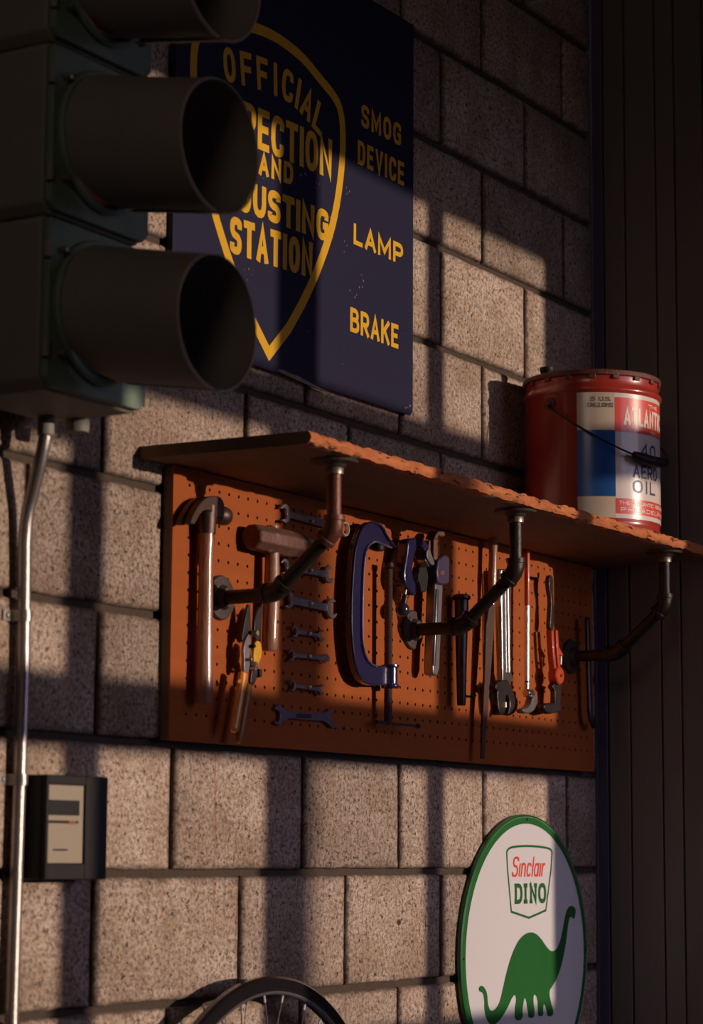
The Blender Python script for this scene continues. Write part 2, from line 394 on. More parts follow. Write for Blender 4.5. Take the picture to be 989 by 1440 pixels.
# ================================================================== THE SETTING
H = .2032
Z_F, Z_C = -.87, 2.45
XR = 4.63
wall = MB().box(-1.2, XR, .010, .12, Z_F-.1, Z_C).build('wall_back', M_MORTAR, smooth=0); struct(wall)
even = [1.94, 2.31, 2.685, 3.065, 3.452, 3.785, 4.117, 4.492, XR]      # vertical joints measured in the photograph
odd = [2.12, 2.49, 2.865, 3.262, 3.598, 3.947, 4.309, XR]
def block_mesh(x0, x1, z0, z1):
    j = .0060
    return x0+j, x1-j, z0+j, z1-j
for k in range(-4, 11):
    js = even if k % 2 == 0 else odd
    for a, b in zip(js[:-1], js[1:]):
        x0, x1, z0, z1 = block_mesh(a, b, k*H, (k+1)*H)
        if b == XR: x1 = XR
        dy = random.uniform(-.0012, .0012)
        mb = MB(); nx = 10; nz = 6; R = .0045
        # slightly uneven rim, rounded arrises
        fr = []; 
        for inset, yy in ((0, .02), (0, .0045+dy), (.004, dy)):
            ring = []
            for i in range(nx): ring.append((x0+inset+(x1-x0-2*inset)*i/nx, z0+inset))
            for i in range(nz): ring.append((x1-inset, z0+inset+(z1-z0-2*inset)*i/nz))
            for i in range(nx): ring.append((x1-inset-(x1-x0-2*inset)*i/nx, z1-inset))
            for i in range(nz): ring.append((x0+inset, z1-inset-(z1-z0-2*inset)*i/nz))
            rr = []
            for (x, z) in ring:
                q = noise.noise(Vector((x*28, z*28, k))) * .0022 + noise.noise(Vector((x*90, z*90, k))) * .0012
                cx, cz = (x0+x1)/2, (z0+z1)/2
                rr.append((x-(q if x > cx else -q)*(abs(x-cx) > (x1-x0)/2-.006), yy, z-(q if z > cz else -q)*(abs(z-cz) > (z1-z0)/2-.006)))
            fr.append(rr)
        mb.rings(fr, cap=True)
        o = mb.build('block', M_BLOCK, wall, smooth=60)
struct(MB().box(-25, 25, -45, WIN_Y-.15, Z_F-.15, Z_F-.05).build('ground', mat('asphalt', (.06, .05, .045), .95, bump=.4, bscale=30), smooth=0))
pa = W(562, 1297, .001)
MB().lathe([(.0035, -.0012), (.0055, -.0015), (.0062, .0), (.006, .003)], (pa.x, -.0006, pa.z), 'Y', 16).build('anchor_sleeve', M_ZINC, wall)
MB().lathe([(.0001, -.0008), (.0042, -.0008), (.0042, .002), (.0001, .002)], (pa.x, -.0006, pa.z), 'Y', 16).build('anchor_hole', M_BLACK, wall)
# floor, ceiling, side walls
struct(MB().box(-1.2, 6.6, WIN_Y-.1, .12, Z_F-.1, Z_F).build('floor', M_FLOOR, smooth=0))
struct(MB().box(-1.2, 6.6, WIN_Y-.1, .12, Z_C, Z_C+.1).build('ceiling', M_CEIL, smooth=0))
struct(MB().box(-1.3, -1.2, WIN_Y-.1, .12, Z_F, Z_C).build('wall_left', M_DARKWALL, smooth=0))
wr = struct(MB().box(XR+.012, XR+.1, -.70, .12, Z_F, Z_C).build('wall_right', M_BODY, smooth=0))
struct(MB().box(6.5, 6.6, WIN_Y-.1, .12, Z_F, Z_C).build('wall_far', M_DARKWALL, smooth=0))
y = -.002; i = 0
while y > -.64:
    wd = [.030, .052, .074, .046, .068][i % 5] if i < 10 else .09
    MB().box(XR, XR+.02, y-wd+.003, y-.001, Z_F, Z_C).build('plank', mat('lavender_grey_post', (.13, .10, .19), .7, col2=(.075, .06, .11), scale=16, stretch=(1, 1, .15), bump=.3) if i == 0 else M_PLANK, wr, bevel=.0015, smooth=0, seg=1)
    y -= wd; i += 1
# window wall: openings are where the low sun comes through
dz = -WIN_Y*math.tan(SUN_EL)/math.cos(SUN_AZ); dx = -WIN_Y*math.tan(SUN_AZ)
xs = [x+dx for x in (2.60, 2.788, 2.875, 3.337, 3.465, 3.890, 3.955, 4.400)]
rows = [(-.272, .188), (.300, .755), (.860, 1.288)]
wf = MB(); th = .03
def wbox(x0, x1, z0, z1): wf.box(x0, x1, WIN_Y-th, WIN_Y, z0, z1)
z_lo, z_hi = rows[0][0]+dz, rows[-1][1]+dz
wbox(-1.2, 6.6, Z_F, z_lo); wbox(-1.2, 6.6, z_hi, Z_C); wbox(-1.2, xs[0], z_lo, z_hi); wbox(xs[-1], 6.6, z_lo, z_hi)
struct(wf.build('wall_front', M_DARKWALL, smooth=0))
fr = MB()
def fbox(x0, x1, z0, z1): fr.box(x0, x1, WIN_Y-th, WIN_Y, z0, z1)
for a, b in ((xs[1], xs[2]), (xs[3], xs[4]), (xs[5], xs[6])): fbox(a, b, z_lo, z_hi)
for i in range(2):
    z0, z1 = rows[i][1]+dz, rows[i+1][0]+dz
    for a, b in ((xs[0], xs[1]), (xs[2], xs[3]), (xs[4], xs[5]), (xs[6], xs[7])): fbox(a, b, z0, z1)
win = struct(fr.build('window_1', M_BODY, smooth=0))
bd = MB(); bd.box(xs[0]+.001, xs[1]-.001, WIN_Y-.026, WIN_Y-.006, rows[2][0]+dz+.001, rows[2][1]+dz-.001)
bd.box(xs[0]+.041, xs[1]-.001, WIN_Y-.026, WIN_Y-.006, .648+dz, .672+dz)
bd.box(xs[0]+.001, xs[1]-.001, WIN_Y-.026, WIN_Y-.006, .6725+dz, rows[1][1]+dz-.001); bd.build('sun_block_board', M_BODY, win, smooth=0)  # boards added in the left panes to keep the sun off the traffic signal

post = tag(MB().box(3.425+8*math.tan(SUN_AZ), 3.490+8*math.tan(SUN_AZ), -8.05, -8, Z_F-.05, 1.62).build('shade_post', M_BODY, None, kind='own'), 'unseen upright post added outdoors to soften the shadow of one window bar', 'post')  # added out of view, blurs the right edge of one bar's shadow

# ================================================================== PEGBOARD
PX0, PX1, PZ0, PZ1 = 3.024, 4.577, .208, .6475
peg = thing('pegboard', 'long orange-brown perforated hardboard panel screwed to the block wall under the shelf', 'pegboard', ((PX0+PX1)/2, -.01, PZ0))
PY = -.020
MB().box(PX0, PX1, PY+.004, -.0015, PZ0, PZ1-.001).build('backing_frame', M_BOARDSIDE, peg, smooth=0)
def pegface():
    mb = MB(); bm = mb.bm; p = .0284; hr = .0030; x_ph = 3.069; z_ph = .450
    i0 = math.ceil((PX0+.028-x_ph)/p); i1 = math.floor((PX1-.02-x_ph)/p); k0 = math.ceil((PZ0+.03-z_ph)/p); k1 = math.floor((PZ1-.012-z_ph)/p)
    n = 8; holes = MB()
    X = [x_ph+(i-.5)*p for i in range(i0, i1+2)]; Z = [z_ph+(k-.5)*p for k in range(k0, k1+2)]
    G = {}
    def gv(x, z):
        key = (round(x, 5), round(z, 5))
        if key not in G: G[key] = bm.verts.new((x, PY, z))
        return G[key]
    for i in range(len(X)-1):
        for k in range(len(Z)-1):
            cx, cz = (X[i]+X[i+1])/2, (Z[k]+Z[k+1])/2
            out = [gv(X[i+1], cz), gv(X[i+1], Z[k+1]), gv(cx, Z[k+1]), gv(X[i], Z[k+1]), gv(X[i], cz), gv(X[i], Z[k]), gv(cx, Z[k]), gv(X[i+1], Z[k])]
            inn = [bm.verts.new((cx+hr*math.cos(2*PI*j/n), PY, cz+hr*math.sin(2*PI*j/n))) for j in range(n)]
            dep = [bm.verts.new((v.co.x, PY+.0036, v.co.z)) for v in inn]
            for j in range(n):
                bm.faces.new((out[j], out[(j+1) % n], inn[(j+1) % n], inn[j])); bm.faces.new((inn[j], inn[(j+1) % n], dep[(j+1) % n], dep[j]))
            v = [(cx+hr*1.02*math.cos(2*PI*j/n), PY+.0034, cz+hr*1.02*math.sin(2*PI*j/n)) for j in range(n)]
            holes.quad(v)
    xa, xb, za, zb = X[0], X[-1], Z[0], Z[-1]
    for (x0, x1, z0, z1) in ((PX0, PX1, PZ0, za), (PX0, PX1, zb, PZ1), (PX0, xa, za, zb), (xb, PX1, za, zb)):
        mb.quad([(x0, PY, z0), (x1, PY, z0), (x1, PY, z1), (x0, PY, z1)])
    for (x0, x1, z0, z1) in ((PX0, PX1, PZ0, PZ0), (PX0, PX0, PZ0, PZ1), (PX1, PX1, PZ0, PZ1), (PX0, PX1, PZ1, PZ1)):
        mb.quad([(x0, PY, z0), (x1, PY, z1), (x1, PY+.004, z1), (x0, PY+.004, z0)])
    f = mb.build('hardboard_face', M_PEG, peg, smooth=0)
    h = holes.build('peg_hole', M_HOLE, peg, smooth=0); h['kind'] = 'stuff'
pegface()
sc_ = W(488, 1024, .0215); MB().lathe([(.0001, 0), (.003, -.0002), (.004, .0006), (.004, .002)], (sc_.x, -.0225, sc_.z), 'Y', 10).build('fixing_screw', M_ZINC, peg)

# ================================================================== SHELF
shelf = thing('wooden_shelf', 'long wooden plank shelf with a splintered orange front edge above the pegboard', 'shelf', (3.9, -.14, .6585))
def shelf_part():
    SX0, SX1 = 3.016, 4.622; yb, yf = -.0015, -.284; z0, z1 = .6585, .6785
    mb = MB(); n = 240; R = []
    for i in range(n+1):
        x = SX0+(SX1-SX0)*i/n
        e = noise.noise(Vector((x*34, 1.3, 0)))*.0045 + noise.noise(Vector((x*110, 4.3, 0)))*.003
        lo = z0 + noise.noise(Vector((x*26, 7.1, 0)))*.002 + max(0, noise.noise(Vector((x*60, 2.2, 0))))*.005
        hi = z1 - max(0, noise.noise(Vector((x*45, 9.7, 0)))*.006)
        R.append([(x, yb, z0), (x, yf+.02, z0), (x, yf+.0035+e, lo), (x, yf+e*.6, lo+.005), (x, yf-.001+noise.noise(Vector((x*70, 5.5, 3)))*.002, (lo+hi)/2), (x, yf+e*.5, hi-.004), (x, yf+.003+e, hi), (x, yf+.02, z1), (x, yb, z1)])
    for i in range(12):                            # the left end is cut slanting, its back corner sticks out past the pegboard
        R[i] = [(x-.060*(1+yy/.285)*(1-i/12), yy, z) for x, yy, z in R[i]]
    R = [[(x, yy, z-.010*(1+yy/.285)) for x, yy, z in q] for q in R]      # the board sags a little towards the wall
    mb.rings(R, cap=True)
    o = mb.build('shelf_board', M_WOOD, shelf, smooth=45)
    o.data.materials.append(M_WOODEDGE)
    for p in o.data.polygons:
        c = p.center
        if c.y + shelf.location.y < yf+.012 and abs(p.normal.x) < .9: p.material_index = 1
shelf_part()

# ================================================================== PIPE BRACKETS
def bracket(X, first, label, zf=.446, m2=M_PIPE):
    t = thing('pipe_bracket', label, 'shelf bracket', (X, PY-.001, zf), 'iron pipe brackets under the shelf')
    Y0 = PY-.0008; Yv = -.240; ztop = .6565
    r = .0118
    mb = MB().lathe([(.0001, 0), (.036, 0), (.037, -.003), (.035, -.006), (.021, -.008), (.0175, -.016), (.016, -.018), (.0001, -.018)], (X, Y0, zf), 'Y', 40)
    fl = mb.build('wall_flange', M_FLANGE, t)
    for a in (.7, 2.3, 3.9, 5.5):
        MB().lathe([(.0001, -.0075), (.003, -.0072), (.004, -.0055), (.004, -.003)], (X+.028*math.cos(a), Y0, zf+.028*math.sin(a)), 'Y', 10).build('screw', M_DARKSTEEL, fl)
    MB().tube([(X, Y0-.015, zf), (X, -.118, zf)], r, 20).build('horizontal_nipple', M_PIPE, t)
    def elbow(p, d1, d2, name, m):
        d1 = Vector(d1).normalized(); d2 = Vector(d2).normalized(); p = Vector(p); L = .024
        a = p-d1*L; b = p+d2*L
        pts = [a, a+d1*.008, a+d1*.0085]; rr = [.0175, .0175, .0158]
        for k in range(1, 8):
            s = k/8; pts.append((a+d1*.0085)*(1-s)**2 + p*2*s*(1-s) + (b-d2*.0085)*s*s); rr.append(.0158)
        pts += [b-d2*.0085, b-d2*.008, b]; rr += [.0158, .0175, .0175]
        MB().tube(pts, rr, 22).build(name, m, t)
    E1 = Vector((X, -.130, zf+.002))
    E2 = Vector((X, Yv, .543)); dd = (E2-E1).normalized()
    elbow(E1, (0, -1, 0), dd, 'lower_elbow', M_PIPE)
    MB().tube([E1+dd*.015, E2-dd*.015], r, 20).build('diagonal_pipe', M_PIPE, t)
    elbow(E2, dd, (0, 0, 1), 'upper_elbow', m2)
    MB().tube([(X, Yv, E2.z+.012), (X, Yv, ztop-.012)], r, 20).build('upright_nipple', m2, t)
    MB().lathe([(.0135, ztop-.0235), (.0150, ztop-.023), (.0153, ztop-.014), (.014, ztop-.012), (.0001, ztop-.012)], (X, Yv, 0), 'Z', 28).build('coupling_collar', M_ZINC, t)
    MB().lathe([(.0001, ztop-.013), (.015, ztop-.013), (.020, ztop-.007), (.037, ztop-.005), (.039, ztop-.001), (.0001, ztop+.0002)], (X, Yv, 0), 'Z', 40).build('shelf_flange', M_FLANGE, t)
bracket(3.158, 1, 'iron pipe bracket with reddish upright, between the two hammers', m2=M_PIPERED)
bracket(3.791, 0, 'black iron pipe bracket in the middle of the shelf, right of the blue clamp')
bracket(4.463, 0, 'iron pipe bracket in the dark below the oil can, nearest the right wall')

# ================================================================== TOOLS ON THE PEGBOARD
def hook(X, z, d0=PY, L=.03):
    pass
def claw_hammer():
    t = thing('claw_hammer', 'claw hammer with long pale wooden handle, leftmost tool on the pegboard', 'hammer', (3.088, -.04, .268))
    X = 3.088; Y = -.041
    MB().tube([(X, Y, .268), (X, Y, .272), (X, Y, .30), (X, Y, .40), (X, Y, .50), (X+.001, Y, .53), (X+.001, Y, .562)], [.011, .0135, .0142, .0125, .0115, .0125, .0125], 24, flat=1.0).build('handle', M_HANDLE, t)
    MB().tube([(X+.001, Y, .542), (X+.001, Y, .556), (X+.001, Y, .588), (X+.001, Y, .592)], [.0145, .0155, .0165, .013], 16).build('eye', M_IRON, t)
    x0 = X+.004; zc = .577
    MB().lathe([(.0001, 0), (.012, 0), (.0125, .012), (.0105, .022), (.011, .026), (.0150, .031), (.0160, .040), (.0150, .050), (.0115, .0545), (.0001, .055)], (x0, Y, zc), 'X', 24).build('striking_face', M_IRON, t)
    # claw curving down to the left, split into two tines
    C = lambda p: outline(p, .048, 240, 680, 5.494)
    cl = C([(122, 316), (133, 268), (160, 210), (200, 150), (245, 108), (300, 96), (352, 102), (374, 130), (386, 160), (385, 250), (350, 290), (300, 230), (262, 205), (222, 215), (190, 250), (160, 318)])
    P = chaikin(cl, 1)
    for s_ in (-1, 1):
        MB().prism(P, Y+s_*.0085-.0065, Y+s_*.0085+.0065).build('claw', M_IRON, t, bevel=.0025)
    return t
claw_hammer()
def sledge():
    t = thing('sledge_hammer', 'short sledge hammer with a rusty brown square head and wooden handle', 'hammer', (3.278, -.043, .366))
    X0, X1 = 3.214, 3.371; Y = -.0435; Z = .5525
    def oct_(r): 
        c = .42
        return [(math.cos(a)*r/math.cos(PI/8), math.sin(a)*r/math.cos(PI/8)) for a in [PI/8+PI/4*j for j in range(8)]]
    R = []
    for x, r in ((X0, .017), (X0+.004, .0205), (X0+.028, .0215), (X0+.036, .0205), (X0+.045, .0225), (X1-.045, .0225), (X1-.036, .0205), (X1-.028, .0215), (X1-.004, .0205), (X1, .017)):
        R.append([(x, Y+a*1.0, Z+b*1.0) for a, b in oct_(r)])
    MB().rings(R).build('head', M_RUST, t, bevel=.0018, smooth=30)
    xh = 3.279
    MB().tube([(xh-.005, Y, .366), (xh-.005, Y, .370), (xh-.004, Y, .39), (xh-.001, Y, .45), (xh, Y, .50), (xh, Y, .545), (xh, Y, .578)], [.011, .0138, .0140, .0138, .0128, .0115, .0110], 22).build('handle', M_HANDLE, t)
    MB().lathe([(.0001, -.0146), (.0028, -.0145), (.003, -.0125), (.0001, -.012)], (xh-.002, Y, .415), 'Y', 8).build('hanging_hole', M_BLACK, t)
sledge()
def snips():
    t = thing('tin_snips', 'open aviation snips with orange grips and a yellow pivot plate', 'snips', (3.19, -.05, .21))
    C = lambda pts, d=.045: outline(pts, d, 300, 840, 6.55)
    MB().prism(chaikin(C([(318, 60), (338, 70), (345, 250), (350, 330), (330, 400), (290, 420), (262, 400), (268, 320), (290, 200)]), 1), -.046, -.041).build('blade', M_DARKSTEEL, t, bevel=.0012)
    MB().prism(chaikin(C([(425, 70), (430, 120), (420, 200), (408, 260), (410, 380), (380, 410), (350, 370), (345, 290), (352, 210), (380, 110)]), 1), -.052, -.047).build('blade', M_DARKSTEEL, t, bevel=.0012)
    MB().prism(chaikin(C([(345, 400), (375, 410), (392, 450), (390, 540), (372, 590), (350, 640), (325, 640), (313, 580), (318, 500), (328, 430)]), 2), -.0575, -.0525).build('yellow_plate', M_YELLOW, t, bevel=.001)
    for x, y, r, m in ((391, 330, .0052, M_ZINC), (366, 450, .0030, M_BLACK), (335, 572, .0030, M_ZINC), (380, 610, .0040, M_CHROME), (375, 660, .0030, M_CHROME)):
        p = W(300+x/6.55, 840+y/6.55, .056)
        MB().lathe([(.0001, -.005), (r*.8, -.0047), (r, -.003), (r, .006)], (p.x, -.056, p.z), 'Y', 14).build('pivot_bolt', m, t)
    MB().prism(chaikin(C([(290, 350), (318, 330), (318, 520), (330, 560), (300, 700), (255, 700), (262, 560), (255, 510), (262, 430)]), 1), -.0505, -.0445).build('lever', M_STEEL, t, bevel=.0012)
    MB().prism(chaikin(C([(340, 560), (385, 580), (395, 690), (370, 780), (345, 820), (318, 790), (330, 700)]), 1), -.050, -.044).build('lever', M_DARKSTEEL, t, bevel=.0012)
    MB().prism(C([(385, 660), (412, 665), (410, 735), (388, 740)]), -.054, -.046).build('lock_catch', M_BLACK, t, bevel=.001)
    def G(pts, rr, m, d, nm='grip'):
        P = [W(300+x/6.55, 840+y/6.55, d) for x, y in pts]
        MB().tube(P, rr, 18, flat=.75).build(nm, m, t)
    G([(276, 688), (274, 700), (268, 760), (250, 860), (228, 1000), (205, 1130), (190, 1215), (186, 1240)], [.005, .0092, .0100, .0092, .0096, .0096, .0094, .005], M_ORANGE, .052)
    G([(246, 770), (230, 780), (222, 776)], [.004, .004, .0028], M_ORANGE, .056, 'thumb_stop')
    G([(326, 800), (322, 830), (300, 960), (272, 1120), (245, 1270), (232, 1340)], [.005, .0086, .0088, .0090, .0088, .004], mat('dark_orange_grip', (.30, .12, .02), .4), .046)
snips()

def wrench(name, label, L, R, hl, hr, sw, ringR=False, d=.029, th=.006, screw=None, shape=None, m=None):
    """spanner lying flat on the board between pixels L and R; hl/hr = head radii, sw = half shaft width, metres"""
    a = W(*L, d); b = W(*R, d); m = m or M_STEEL
    A = Vector((a.x, a.z)); B = Vector((b.x, b.z)); D = (B-A).normalized(); N = Vector((-D.y, D.x)); ln_ = (B-A).length
    t = thing(name, label, 'wrench', ((a.x+b.x)/2, -d, (a.z+b.z)/2), 'wrenches in the column between hammers and clamp')
    def w2(u, v, o=A): q = o+D*u+N*v; return (q.x, q.y)
    def jaw(c, r, sgn, nm):
        # open jaw: disc with a slot turned 15 degrees
        ang = math.radians(15)*sgn; pts = []
        s = r*.56
        a0 = math.asin(s/r); n = 16
        for i in range(n+1):
            th_ = a0 + (2*PI-2*a0)*i/n; pts.append((r*math.cos(th_), r*math.sin(th_)))
        pts += [(-r*.05, -s), (-r*.30, -s*.45), (-r*.30, s*.45), (-r*.05, s)]
        ca, sa = math.cos(ang), math.sin(ang)
        P = []
        for u, v in pts:
            x, y_ = u*ca-v*sa, u*sa+v*ca
            P.append(w2(x*sgn, y_, c))
        MB().prism(P, -d-th/2, -d+th/2).build(nm, m, t, bevel=.0009)
    def ring(c, r, nm):
        n = 28; ro, ri = r, r*.66; C = Vector((c.x, -d, c.y))
        rm = (ro+ri)/2; hw = (ro-ri)/2
        MB().lathe([(rm+hw*math.cos(q), -th*.8*math.sin(q)) for q in [2*PI*k/14 for k in range(15)]], C, 'Y', n).build(nm, mat('bright_ring_steel', (.85, .80, .76), .38, .75), t)
    jaw(A, hl, -1, 'open_jaw')
    if ringR: ring(B, hr, 'ring_end')
    else: jaw(B, hr, 1, 'open_jaw')
    u0, u1 = hl*.55, ln_-hr*(.92 if ringR else .55)
    P = [w2(u0, sw*1.35), w2(u0, -sw*1.35), w2(u0+.012, -sw), w2(u1-.012, -sw), w2(u1, -sw*1.3), w2(u1, sw*1.3), w2(u1-.012, sw), w2(u0+.012, sw)]
    MB().prism(P, -d-th*.36, -d+th*.36).build('shank', m, t, bevel=.0012)
    if screw:
        p = W(*screw, d+.004)
        MB().lathe([(.0001, -.0088), (.0022, -.0082), (.0034, -.006), (.0036, -.0045), (.0012, -.004), (.0012, .009)], (p.x, -d, p.z), 'Y', 12).build('hanging_screw', mat('screw_brass', (.9, .8, .68), .35, .6), t)
wrench('combination_wrench', 'largest combination wrench, top of the column, its ring end bright white', (400, 722), (484, 744), .0165, .0140, .0062, True, screw=(438, 733))
wrench('open_end_wrench', 'small wrench second from the top, mostly behind the diagonal pipe', (414, 755), (454, 767), .0095, .0105, .0042, screw=(432, 761))
wrench('open_end_wrench', 'grey wrench third from the top, its left end behind the diagonal pipe', (400, 797), (462, 808), .0145, .0155, .0060, screw=(437, 802))
wrench('open_end_wrench', 'widest-jawed grey double open-end wrench, fourth from the top of the column', (405, 843), (466, 856), .0165, .0180, .0070, screw=(437, 849))
wrench('open_end_wrench', 'small thin open-end wrench, directly above the small ring wrench', (414, 888), (451, 894), .0105, .0105, .0038, screw=(435, 891))
wrench('combination_wrench', 'small combination wrench with a bright little ring at its right end', (409, 921), (458, 926), .0105, .0090, .0042, True, screw=(435, 923))
wrench('open_end_wrench', 'smallest dull wrench, directly above the flat wrench at the bottom', (411, 964), (451, 970), .0100, .0095, .0036, screw=(435, 966))
def flat_wrench():
    d = .026; t = thing('flat_wrench', 'flat purple-grey stamped wrench with flared ends, bottom of the column', 'wrench', (W(430, 1007, d).x, -d, W(430, 1007, d).z), 'wrenches in the column between hammers and clamp')
    C = lambda p: outline(p, d, 370, 870, 6.594)
    pts = [(100, 835), (118, 815), (150, 792), (165, 810), (190, 845), (240, 855), (330, 868), (500, 872), (580, 866), (610, 845), (632, 825), (622, 870), (618, 915), (640, 960), (690, 1000), (672, 1014), (635, 1012), (600, 980), (560, 950), (400, 940), (230, 925), (195, 950), (165, 985), (120, 985), (98, 955), (135, 955), (152, 925), (150, 860), (125, 852)]
    MB().prism(C(pts), -d-.002, -d+.0022).build('wrench_body', mat('purple_steel', (.24, .20, .30), .38, .6, col2=(.18, .14, .2), scale=60), t, bevel=.0008)
    MB().prism(C([(300, 880), (440, 885), (440, 925), (300, 918)]), -d-.0026, -d-.0015).build('stamped_panel', M_DARKSTEEL, t, bevel=.0003)
flat_wrench()

def c_clamp():
    d0, d1 = .036, .058
    t = thing('c_clamp', 'big navy blue C-clamp hanging right of the wrenches', 'clamp', (3.6, -.05, .26))
    C = lambda p, d=.058: outline(p, d, 480, 680, 3.79)
    outer = [(312, 342), (292, 335), (262, 290), (240, 232), (205, 207), (170, 203), (130, 232), (103, 290), (86, 370), (78, 480), (72, 600), (69, 740), (73, 830), (84, 930), (100, 1000), (125, 1045), (160, 1068), (190, 1074), (290, 1075), (292, 972), (205, 968), (178, 958), (155, 930), (140, 880), (134, 800), (135, 650), (140, 480), (145, 400), (158, 345), (180, 312), (205, 305), (235, 320), (262, 340)]
    MB().prism(C(outer), -.0485, -.0385).build('frame', M_BLUE, t, bevel=.002, seg=3)
    # raised rib round both edges of the I-section frame
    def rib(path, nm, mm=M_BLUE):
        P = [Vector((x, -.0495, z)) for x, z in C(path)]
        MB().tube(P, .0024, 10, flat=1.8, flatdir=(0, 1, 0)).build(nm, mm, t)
    rib(chaikin([(308, 338), (262, 285), (236, 226), (200, 207), (168, 207), (130, 237), (106, 290), (88, 370), (80, 480), (73, 600), (71, 740), (76, 830), (86, 930), (103, 1000), (130, 1045), (165, 1066), (200, 1070)], 1, False), 'outer_rib')
    rib(chaikin([(205, 972), (178, 962), (152, 930), (136, 880), (129, 800), (130, 650), (135, 480), (141, 400), (154, 345), (177, 316), (205, 306), (238, 322), (285, 340)], 1, False), 'inner_rib', mat('worn_highlight_navy', (.20, .17, .30), .2, .5, coat=1, spots=((.6, .52, .5), 120, .60, .64)))  # paler navy paints in the highlight line along the flange; specks are wear
    a = W(546.5, 950, .046); xs_ = a.x; 
    MB().lathe([(.0001, .328), (.0145, .328), (.0165, .331), (.0165, .334), (.0135, .337), (.0135, .365), (.0165, .368), (.0165, .371), (.0001, .371)], (W(549, 950, .046).x, -.046, 0), 'Z', 24).build('screw_boss', M_BLUE, t)
    prof = []; z = .262
    while z < .545: prof += [(.0078, z), (.0070, z+.0015)]; z += .003
    xr = W(546.5, 880, .046).x
    MB().lathe([(.0001, .2615)]+prof+[(.0001, .546)], (xr, -.046, 0), 'Z', 18).build('threaded_rod', mat('oiled_thread', (.12, .07, .05), .45, .5), t)
    MB().lathe([(.0001, .546), (.009, .546), (.011, .549), (.0095, .556), (.0001, .557)], (xr, -.046, 0), 'Z', 18).build('swivel_foot', M_DARKSTEEL, t)
    p = W(534, 770, .048)
    MB().lathe([(.0001, -.006), (.009, -.006), (.010, -.004), (.010, .004), (.006, .010), (.0001, .011)], (p.x, -.046, p.z), 'Z', 18).build('fixed_anvil', M_BLACK, t)
    h = W(548, 1017, .046)
    MB().tube([(xr-.03, -.040, .2665), (xr, -.046, .2655), (xr+.083, -.060, .2640)], .0034, 10).build('sliding_handle', M_DARKSTEEL, t)
    MB().lathe([(.0001, -.004), (.005, -.003), (.005, .003), (.0001, .004)], (xr+.083, -.060, .264), 'X', 12).build('handle_end', M_DARKSTEEL, t)
c_clamp()

def pipe_cutter():
    t = thing('pipe_cutter', 'blue crescent-shaped pipe cutter with a round black knob, behind the middle bracket', 'pipe cutter', (3.73, -.05, .46))
    C = lambda p, d=.05: outline(p, d, 540, 740, 9.89)
    out = [(250, 200), (310, 172), (370, 160), (430, 160), (480, 185), (515, 235), (545, 300), (560, 400), (605, 520), (580, 565), (530, 520), (490, 440), (478, 330), (440, 275), (390, 290), (355, 360), (330, 470), (310, 600), (318, 700), (340, 770), (385, 840), (382, 900), (355, 975), (310, 950), (270, 900), (215, 830), (190, 740), (190, 640), (210, 500), (232, 380), (240, 280)]
    MB().prism(chaikin(C(out), 1), -.064, -.040).build('body', M_BLUE, t, bevel=.005, seg=3)
    MB().prism(chaikin(C([(480, 350), (520, 310), (548, 400), (600, 530), (560, 560), (510, 500), (484, 440)]), 1), -.068, -.062).build('side_plate', M_STEEL, t, bevel=.001)
    MB().prism(C([(455, 470), (470, 460), (520, 560), (512, 572)]), -.068, -.050).build('roller_pin', M_CHROME, t, bevel=.001)
    p = W(600-18, 793, .052)
    MB().lathe([(.0001, -.004), (.010, -.003), (.012, 0), (.010, .003), (.0001, .004)], (W(584, 812, .05).x, -.050, W(584, 812, .05).z), 'Y', 20).build('cutting_wheel', M_DARKSTEEL, t)
    MB().prism(C([(500, 560), (600, 560), (625, 700), (605, 880), (585, 915), (520, 915), (512, 820), (480, 740)]), -.050, -.034).build('roller_carriage', M_BLACK, t, bevel=.002)
    a = W(572, 806, .052); b = W(577, 832, .052)
    MB().tube([W(577, 800, .056), W(569, 836, .056)], .0035, 10).build('feed_screw', M_ZINC, t)
    k = W(566, 857, .054)
    MB().tube([W(570, 838, .054), k], .0060, 14).build('neck', M_DARKSTEEL, t)
    MB().lathe([(.0001, -.0135), (.006, -.0125), (.0105, -.009), (.0130, -.003), (.0130, .003), (.0105, .008), (.006, .0115), (.0001, .012)], (k.x, -.054, k.z), 'Z', 24).build('knob', mat('black_enamel', (.03, .025, .04), .2, coat=.8), t)
pipe_cutter()

